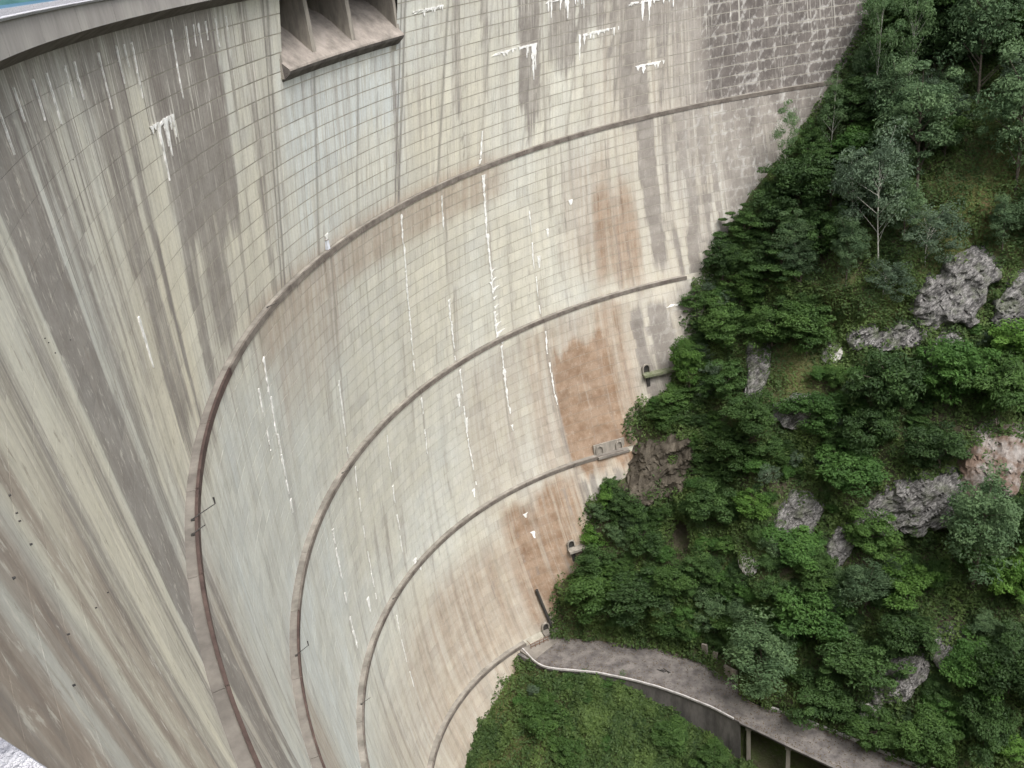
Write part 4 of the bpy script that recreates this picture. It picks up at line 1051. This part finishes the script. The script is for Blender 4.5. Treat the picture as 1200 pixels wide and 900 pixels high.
# concrete apron block at the foot of the wall
mb = MB()
c0 = P_dam(3.2, -121, -1.6)
prf = [(-2.6, -2.0), (-2.2, 1.2), (-.6, 2.6), (1.4, 2.1), (2.6, .2), (2.8, -2.4)]
for zz, sc in ((-126, 1.05), (-119.3, .95), (-118.9, .85)):
    for a_, b_ in prf: mb.v.append([float(c0[0]) - 1.2 + b_ * sc, float(c0[1]) + a_ * sc + 1.0, zz])
for k in range(2):
    for i in range(6): mb.f.append([k * 6 + i, k * 6 + (i + 1) % 6, k * 6 + 6 + (i + 1) % 6, k * 6 + 6 + i])
for i in range(1, 5): mb.t.append([12, 12 + i, 13 + i])
mb.build('apron_block', M['pier'], label='rounded brownish concrete block at the foot of the wall at the bottom edge', category='concrete block')
# drain cover and a fallen branch on the road
mb = MB()
for i in range(7):
    x = 82.5 + i * .25; mb.tube((x, -19.6 + .2 * math.sin(i * 2.1), RZ + .06), (x + .9, -19.9 - .3 * math.sin(i), RZ + .16), .07, .03)
mb.build('fallen_branch', M['steel'], label='small heap of dark dead branches lying on the road', category='branches')

# ---------------------------------------------------------------- rocks
from mathutils import noise as mnoise
def rock(x, y, z, wd, ht, kind, label, seed):
    """an outcrop of broken beds standing out of the slope; its rim sinks into the soil"""
    na = int(min(70, max(14, wd / .16))); nb_ = int(min(60, max(12, ht * 1.5 / .16)))
    S_, T_ = np.meshgrid(np.linspace(-.85, .85, na), np.linspace(-.85, .85, nb_), indexing='ij')
    X = x + S_ * wd; Z = z + T_ * ht * 1.25
    ca_, sa_ = (.80, .60) if wd > ht * .8 else (1., 0.)
    E1 = -S_ * ca_ + T_ * sa_; E2 = S_ * sa_ + T_ * ca_
    rr_ = np.hypot(E1 * 1.6, E2 * 2.5) + (fbm(X / 2.6 + seed, Z / 2.6, seed, 4) - .47) * .8
    mask = np.clip((1.0 - rr_) * 2.2, 0, 1)
    A_o = max(.45, min(wd, ht) * .17) * (.6 if kind == 2 else 1)
    q = (X * .65 + Z * .76); p = (-X * .76 + Z * .65)
    w1 = fbm(X / 4, Z / 4, seed + 3, 2) * 1.6
    bed = (q * .55 + w1); st = bed - np.floor(bed); blk = vn(np.floor(bed) * 3.7 + .5, np.floor(p * .42 + _h(np.floor(bed).astype(int), np.floor(bed).astype(int) * 0, 7) * 3) * 2.3 + .5, seed)
    bed2 = (q * 1.9 + w1 * 2); st2 = bed2 - np.floor(bed2); blk2 = vn(np.floor(bed2) * 1.7 + .5, np.floor(p * 1.3 + np.floor(bed2) * .37) * 1.9 + .5, seed + 9)
    g1 = 1 - np.abs(2 * fbm(q * .55 + w1, p * .16, seed + 21, 3) / .88 - 1); g2 = 1 - np.abs(2 * fbm(q * 1.7 + w1 * 2, p * .5, seed + 23, 3) / .88 - 1); g3 = 1 - np.abs(2 * fbm(q * 3.8, p * 1.6, seed + 27, 2) / .75 - 1)
    out = A_o * (.35 + .6 * mask) + g1 * 1.2 * min(1.2, A_o + .3) + g2 * .85 + g3 * .42 - .9 + .5 * (blk - .5) * min(1, A_o) + .25 * (blk2 - .5)
    out0 = A_o * (.45 + .55 * mask) + (blk - .4) * .9 * min(1, A_o) + (1 - st) * .65 * min(1, A_o) + (blk2 - .5) * .34 + (1 - st2) * .26 + (fbm(X / .9, Z / .9, seed + 5, 3) - .45) * .3
    yb = Yhill(X, Z); off_ = np.where(mask > 0, out * np.clip(mask * 1.8, 0, 1), 0) - (1 - np.clip(mask * 2.5, 0, 1)) * 1.3
    Y = yb + off_
    mb = MB(); G = np.stack([X - x, Y - y, Z + off_ * .10 - z], -1); mb.quadgrid(G, True)
    me = mb.mesh('rock', [M['rock'], M['rockrust'], M['rockbrown'], M['rockpale']][kind])
    o_ = link('rock_outcrop', me, label=label, category='rock'); o_.location = (x, y, z); return o_
def boulder(x, y, z, wd, ht, kind, label, seed):
    import bmesh
    bm = bmesh.new(); bmesh.ops.create_icosphere(bm, subdivisions=5, radius=1)
    wx, wz, wy = wd * .56, ht * .62, max(1.2, min(wd, ht) * .42)
    for v_ in bm.verts:
        p = v_.co.copy(); q = Vector((p.x * wx, p.y * wy, p.z * wz)) + Vector((seed * 13.7, seed * 3.1, 0))
        f = 1 + .45 * mnoise.noise(q * .32) + .28 * mnoise.noise(q * .8)
        # angular beds dipping to the right
        bed = (q.z * 1.0 + q.x * .75) * 1.1; st = bed - math.floor(bed)
        f += .10 * (abs(st - .5) * 2 - .5)
        cell = mnoise.cell(q * .7) * .12
        f += cell + .10 * mnoise.noise(q * 2.6) + .05 * mnoise.noise(q * 6)
        v_.co = Vector((p.x * wx * f, p.y * wy * f, p.z * wz * f))
    me = bpy.data.meshes.new('rock'); bm.to_mesh(me); bm.free()
    me.materials.append([M['rock'], M['rockrust'], M['rockbrown'], M['rockpale']][kind])
    o_ = link('rock_outcrop', me, label=label, category='rock')
    tiltr = -.35
    o_.location = (x, float(y) - .1 * wy, z); o_.rotation_euler = (math.radians(-33), tiltr * 0, 0)
    return o_
for i, (x, y, z, wd, ht, kind, lab) in enumerate(ROCKS): (rock if z > -111 else boulder)(x, y, z, wd, ht, kind, lab, i + 1)

# ---------------------------------------------------------------- plants
def leafset(cent, rads, n, leaf, seed, up=.8, droop=0.0):
    """cent (k,3) bough centres, rads (k,3): n leaves shared out over them -> verts, quads, tone"""
    r_ = np.random.default_rng(seed); k = len(cent)
    bi = r_.integers(0, k, n); d = r_.normal(0, 1, (n, 3)); d /= np.linalg.norm(d, axis=1)[:, None]; d *= r_.uniform(.25, 1, (n, 1)) ** .5
    P = cent[bi] + d * rads[bi]
    nrm = d * .55 + np.array([0, 0, up]) + r_.normal(0, .35, (n, 3)); nrm /= np.linalg.norm(nrm, axis=1)[:, None]
    t = np.cross(nrm, r_.normal(0, 1, (n, 3))); t /= np.linalg.norm(t, axis=1)[:, None]; bt = np.cross(nrm, t)
    L = leaf * r_.uniform(.6, 1.35, (n, 1)); W = L * r_.uniform(.38, .6, (n, 1))
    V = np.stack([P - t * L, P - bt * W - t * L * .1 + nrm * L * .12, P + t * L - np.array([0, 0, droop]) * L, P + bt * W - t * L * .1 + nrm * L * .12], 1)
    Q = np.arange(n * 4).reshape(n, 4)
    bt_ = r_.uniform(.0, 1, k)
    tone = np.clip(bt_[bi] * .65 + r_.uniform(0, .35, n), 0, 1)
    return V.reshape(-1, 3), Q, np.repeat(tone, 4)
def leafmesh(name, V, Q, tone, material):
    me = mesh_np(name, V, Q, material); a_ = me.attributes.new('tone', 'FLOAT', 'POINT'); a_.data.foreach_set('value', tone.astype(np.float32)); return me
KINDS = { # boughs, leaves, leaf size, flatness, crown height / diameter, trunk material, trunk share
    'bright': (64, 8600, .0225, .40, .80, 'bark', .25), 'mid': (64, 8400, .0225, .42, .85, 'bark', .25), 'dark': (64, 8400, .0225, .45, .9, 'bark', .25),
    'layered': (48, 8000, .021, .20, .85, 'bark', .25), 'blue': (70, 8600, .019, .5, 1.15, 'bark', .5), 'birch': (44, 4200, .017, .6, 1.35, 'birchbark', .9),
    'grey': (56, 6000, .017, .6, 1.1, 'birchbark', .5), 'lime': (46, 5600, .026, .42, .9, 'bark', .2)}
PROTO = {}
def proto(kind, var):
    """unit crown (diameter 1) and unit trunk meshes"""
    key = (kind, var)
    if key in PROTO: return PROTO[key]
    nb, nl, leaf, flat, hr, bark, tk = KINDS[kind]
    r_ = np.random.default_rng(hash(kind) % 1 + sum(map(ord, kind)) * 7 + var)
    d = r_.normal(0, 1, (nb, 3)); d[:, 2] = d[:, 2] * .9 + .2; d /= np.linalg.norm(d, axis=1)[:, None]
    rr_ = r_.uniform(.35, 1.0, nb)[:, None] ** .6
    lob = 1 + .42 * np.sin(np.arctan2(d[:, 1], d[:, 0]) * r_.integers(2, 4) + r_.uniform(0, 6))[:, None] * r_.uniform(.5, 1, (nb, 1))
    cz = hr * .5
    cent = d * rr_ * lob * np.array([.40, .40, hr * .42]) + np.array([0, 0, cz + .12])
    br_ = r_.uniform(.07, .19, (nb, 1)) * np.array([1.0, 1.0, flat])
    if kind == 'layered':
        lev = np.round(cent[:, 2] / (hr * .14)) * hr * .14; cent[:, 2] = lev + r_.uniform(-.01, .01, nb) - .12 * np.hypot(cent[:, 0], cent[:, 1])
    V, Q, tone = leafset(cent, br_, nl, leaf, var * 31 + sum(map(ord, kind)), up=.9 if flat < .45 else .6, droop=.25)
    cm = leafmesh('crown', V, Q, tone, M['l_' + kind])
    mb = MB(); top = Vector((float(r_.uniform(-.03, .03)), float(r_.uniform(-.03, .03)), hr * .8)); base = Vector((0, 0, -.12 - tk * .3))
    tr = .010 if kind in ('birch', 'grey') else .020
    mid_ = base.lerp(top, .5) + Vector((float(r_.uniform(-.02, .02)), float(r_.uniform(-.02, .02)), 0))
    mb.tube(base, mid_, tr, tr * .7, 6); mb.tube(mid_, top, tr * .7, tr * .25, 6)
    for i in range(0, nb, 3):
        c = Vector(cent[i]); f = min(.9, max(.25, (c.z - base.z) / (top.z - base.z) - .22)); s_ = base.lerp(top, f); mb.tube(s_, c, tr * .35, tr * .12, 4)
    tm = mb.mesh('trunk', M[bark])
    PROTO[key] = (cm, tm); return PROTO[key]
def plant(name, x, y, z, d, kind, hf, seed, label, cat, group=None):
    r_ = random.Random(seed); cm, tm = proto(kind, r_.randrange(4))
    e = empty(name, (x, y, z), label, cat, group)
    e.rotation_euler = (r_.uniform(-.06, .06), r_.uniform(-.06, .06), r_.uniform(0, 6.28))
    tk = KINDS[kind][6]; lift = d * tk * (.55 if hf > 1 else .1)
    e.scale = (1, 1, 1)
    sx_ = r_.uniform(.85, 1.35)
    for nm, me_ in (('crown', cm), ('trunk', tm)):
        o_ = link(nm, me_, e); o_.location = (0, 0, lift * (1 if nm == 'crown' else 1)); o_.scale = (d * sx_, d * (2.2 - sx_), d * 1.08 * hf)
    return e
for i, (x, y, z, d, kind, hf, lab) in enumerate(PLANTS):
    shrub = any(w_ in lab for w_ in ('bush', 'shrub', 'plant', 'sapling'))
    plant('shrub' if shrub else ('birch_tree' if kind == 'birch' else 'broadleaf_tree'), x, y - .3, z - .2, d, kind, hf, i * 7 + 1, lab, 'bush' if shrub else 'tree')
# the pale bare trunk below the tall bluish tree
rg_ = random.Random(5); cnt = 0
px = np.array([(p_[0], p_[2], p_[3]) for p_ in PLANTS]); rx = np.array([(p_[0], p_[2], max(p_[3], p_[4])) for p_ in ROCKS])
groups = {'grove': ('green tree of the dense grove between the wall and the brown grass bank', 'trees of the grove beside the wall', 'broadleaf_tree', 'tree'),
          'upper': ('hazy green tree of the upper slope right of the two thin birches', 'trees on the upper right slope', 'broadleaf_tree', 'tree'),
          'middle': ('low green shrub among the rocks of the middle slope', 'shrubs on the middle slope', 'shrub', 'bush'),
          'lower': ('dark green shrub in the thicket of the lower slope above the road', 'shrubs above the road', 'shrub', 'bush')}
fill = []
for t_ in range(14000):
    x = rg_.uniform(24, 106); z = rg_.uniform(-110, 6)
    if x > float(XC(z)) - 1.0: continue
    if z > -60: g_ = 'grove' if x > float(XC(z)) - 20 else 'upper'
    else: g_ = 'middle' if z > -88 else 'lower'
    d = {'grove': rg_.uniform(4.5, 8), 'upper': rg_.uniform(5, 8.5), 'middle': rg_.uniform(2.2, 5.5), 'lower': rg_.uniform(3, 7)}[g_]
    mo_ = max(mw * math.exp(-(((x - mx) / ms) ** 2 + ((z - mz) / ms) ** 2)) for mx, mz, ms, mw in MOSS)
    if mo_ > .3 and rg_.random() < min(1, mo_ * 2): continue
    if np.any(np.hypot(rx[:, 0] - x, rx[:, 1] - z) < rx[:, 2] * .42 + d * .5): continue
    if np.any(np.hypot(px[:, 0] - x, px[:, 1] - z) < (px[:, 2] + d) * .25): continue
    if any(math.hypot(a_ - x, b_ - z) < (c_ + d) * .21 for a_, b_, c_, _ in fill): continue
    if x > float(XC(z)) - .5 * d - .5 - (1.5 if z > -50 else 0) or any(math.hypot(x - a_, z - b_) < d * .6 + 3 for a_, b_ in ((88, -72), (94, -85), (100, -100), (104, -112))): continue
    if math.hypot(x - CAVE[0], z - CAVE[1]) < 3.5: continue
    fill.append((x, z, d, g_))
    if len(fill) >= 430: break
used_labels = set(p_[6] for p_ in PLANTS)
CN = {'bright': 'vivid green', 'mid': 'mid green', 'dark': 'dark green', 'layered': 'tiered green', 'blue': 'bluish green', 'grey': 'grey green'}
def own_label(x, z, d, kind, noun):
    near = sorted(LANDMARKS, key=lambda l: math.hypot(l[0] - x, l[1] - z))
    size = 'small ' if d < 3.6 else ('large ' if d > 6.5 else '')
    for rnk in range(14):
        lx, lz, ln = near[rnk]; dx, dz = lx - x, z - lz
        far = 'just ' if math.hypot(dx, dz) < 6 else ('' if math.hypot(dx, dz) < 12 else 'well ')
        if abs(dx) > 2.2 * abs(dz): dr = 'right of' if dx > 0 else 'left of'
        elif abs(dz) > 2.2 * abs(dx): dr = 'above' if dz > 0 else 'below'
        else: dr = ('above and ' if dz > 0 else 'below and ') + ('right of' if dx > 0 else 'left of')
        l = f'{size}{CN[kind]} {noun} {far}{dr} the {ln}'
        if len(l.split()) > 16: continue
        if l not in used_labels: used_labels.add(l); return l
    return l
for i, (x, z, d, g_) in enumerate(fill):
    kind = {'grove': ['dark', 'mid', 'layered', 'dark', 'bright', 'blue'], 'upper': ['blue', 'grey', 'blue', 'mid', 'grey', 'blue'], 'middle': ['mid', 'mid', 'bright', 'grey', 'dark', 'layered'], 'lower': ['dark', 'dark', 'mid', 'blue', 'dark', 'bright']}[g_][i % 6]
    lab, gr_, nm, ct = groups[g_]
    if nm == 'broadleaf_tree': hf = 1.15
    else: hf = .8
    plant(nm, x, float(Yhill(x, z)) - .2, z - .2, d, kind, hf, 1000 + i, own_label(x, z, d, kind, 'tree' if ct == 'tree' else 'shrub'), ct, gr_)

# ground cover: leafy undergrowth and grass, nobody could count it
def scatter(n, seed, xr, zr, keep, leaf, up, hgt):
    r_ = np.random.default_rng(seed); x = r_.uniform(*xr, n); z = r_.uniform(*zr, n)
    k = keep(x, z, r_) & (x < XC(z) + 1); x = x[k]; z = z[k]; y = Yhill(x, z)
    return x, y, z, r_
def mossv(x, z):
    m_ = np.zeros_like(x)
    for mx, mz, ms, mw in MOSS: m_ = np.maximum(m_, mw * np.exp(-(((x - mx) / ms) ** 2 + ((z - mz) / ms) ** 2)))
    return m_
def leaves_at(x, y, z, r_, leaf, up, spread, hgt):
    n = len(x); P = np.stack([x, y, z], -1) + r_.normal(0, spread, (n, 3)) + np.stack([0 * x, r_.uniform(0, hgt, n) * .8, r_.uniform(0, hgt, n)], -1)
    nrm = np.array([0, .5, up]) + r_.normal(0, .45, (n, 3)); nrm /= np.linalg.norm(nrm, axis=1)[:, None]
    t = np.cross(nrm, r_.normal(0, 1, (n, 3))); t /= np.linalg.norm(t, axis=1)[:, None]; bt = np.cross(nrm, t)
    L = leaf * r_.uniform(.5, 1.4, (n, 1)); W = L * r_.uniform(.35, .6, (n, 1))
    V = np.stack([P - t * L, P - bt * W + nrm * L * .1, P + t * L, P + bt * W + nrm * L * .1], 1).reshape(-1, 3)
    tone = np.repeat(np.clip(fbm(x / 2.2, z / 2.2, 91, 3) * 1.6 - .35 + r_.uniform(-.2, .2, n), 0, 1), 4)
    return V, np.arange(n * 4).reshape(n, 4), tone
def dens(x, z, r_):
    c_ = fbm(x / 6 + 7, z / 6, 41, 3); return (r_.random(len(x)) < np.clip((c_ - .22) * 5, 0.2, 1) * (1 - .6 * mossv(x, z))) & ~((np.hypot((x - 92.5) / 6, (z + 84.5) / 5) < 1) & (r_.random(len(x)) < .7)) & ~(np.hypot(x - CAVE[0], z - CAVE[1]) < 1.7)
x, y, z, r_ = scatter(450000, 1, (22, 110), (-112, 14), dens, .2, .8, 1)
lob = np.clip(fbm(x / 2.0, z / 2.0, 14, 3) - .3, 0, 1) * 5.2
y = y + lob * .8 - .1; z = z + lob * .3
V, Q, T = leaves_at(x, y, z, r_, .27, .8, .16, .6)
link('undergrowth', leafmesh('undergrowth', V, Q, T, M['l_under']), kind='stuff', label='low leafy green undergrowth covering the steep right bank', category='undergrowth')
x, y, z, r_ = scatter(130000, 2, (24, 108), (-111, 0), lambda x, z, r_: r_.random(len(x)) < np.clip(mossv(x, z) * 1.3, 0, .9), .12, .4, .3)
V1, Q1, T1 = leaves_at(x, y, z, r_, .16, .5, .08, .25)
# foot slope below the road
r_ = np.random.default_rng(9); n = 190000; fx = r_.uniform(58, 114, n); ft = r_.uniform(0, 1, n)
fy0 = y_out(fx) + .2; fy = fy0 + (9 - fy0) * ft; fz = z_foot(fx) + (-124 - z_foot(fx)) * ft ** .8 + (fbm(fx / 4, fy / 4, 77, 3) - .43) * 2.2 * np.minimum(1, ft * 4)
cc = fbm(fx / 5, fy / 5, 23, 3)
k = (r_.random(n) < np.clip((cc - .25) * 5, .25, 1)); g1 = k & (r_.random(n) < np.clip((fbm(fx / 6, fy / 6, 29, 2) - .25) * 2.0, .02, .5))
Va, Qa, Ta = leaves_at(fx[g1], fy[g1], fz[g1], r_, .17, 1.0, .08, .3)
link('grass_patches', leafmesh('grass_patches', np.concatenate([V1, Va]), np.concatenate([Q1, Qa + len(V1)]), np.concatenate([T1, Ta]), M['l_grass']), kind='stuff', label='yellowish green grass and moss on the open banks', category='grass')
g2 = k & ~g1
lb_ = np.clip(fbm(fx / 2.2, fy / 2.2, 53, 3) - .34, 0, 1)[g2] * 5.5
Va, Qa, Ta = leaves_at(fx[g2], fy[g2], fz[g2] + .1 + lb_, r_, .26, 1.0, .15, .5)
link('foot_undergrowth', leafmesh('foot_undergrowth', Va, Qa, Ta, M['l_under']), kind='stuff', label='green weeds on the slope at the foot of the wall under the road', category='weeds')
rf_ = random.Random(78)
def foot_label(x, t, i):
    c_ = ['mid green', 'dark green', 'tiered green', 'vivid green', 'grey green'][i % 5]
    w_ = 'close to the foot of the dam' if x > 103 else ('under the road head' if x > 95 else ('under the wide road' if x > 85 else 'below the retaining wall'))
    h_ = 'high' if t < .35 else ('halfway down' if t < .68 else 'low')
    l = f'small {c_} shrub {h_} on the foot slope {w_}'
    if l in used_labels: l = l.replace('small', 'second small')
    if len(l.split()) > 16: l = l.replace('small ', '')
    used_labels.add(l); return l
for i in range(16):
    x = rf_.uniform(68, 110); t = rf_.uniform(.1, .95); yo_ = float(y_out(x)) + .2; y = yo_ + (9 - yo_) * t
    z = float(z_foot(x)) + (-124 - float(z_foot(x))) * t ** .8
    plant('shrub', x, y, z - .1, rf_.uniform(1.6, 3.6), ['mid', 'dark', 'layered', 'bright', 'grey'][i % 5], rf_.uniform(.5, .9), 3000 + i,
          foot_label(x, t, i), 'bush', 'shrubs on the foot slope')
# leaf litter and small stones blown against the road edges
r_ = np.random.default_rng(4); n = 2600; lx = r_.uniform(40, 106, n); e_ = r_.random(n) ** 2.5; sd_ = r_.random(n) < .65
ly = np.where(sd_, y_in(lx) + .2 + e_ * (y_out(lx) - y_in(lx)) * .6, y_out(lx) - .3 - e_ * (y_out(lx) - y_in(lx)) * .3)
P = np.stack([lx, ly, np.full(n, RZ + .03)], -1); an = r_.uniform(0, 6.28, n); L = r_.uniform(.05, .17, n)
T1_ = np.stack([np.cos(an) * L, np.sin(an) * L, 0 * an], -1); T2_ = np.stack([-np.sin(an) * L * .6, np.cos(an) * L * .6, r_.uniform(.01, .05, n)], -1)
V = np.stack([P - T1_, P - T2_ * [1, 1, -1], P + T1_, P + T2_], 1).reshape(-1, 3)
link('leaf_litter', mesh_np('leaf_litter', V, np.arange(n * 4).reshape(n, 4), simple('dead_leaves', (.05, .035, .02), (.13, .10, .06), 3)), kind='stuff', label='dead leaves and grit along the edges of the access road', category='litter')
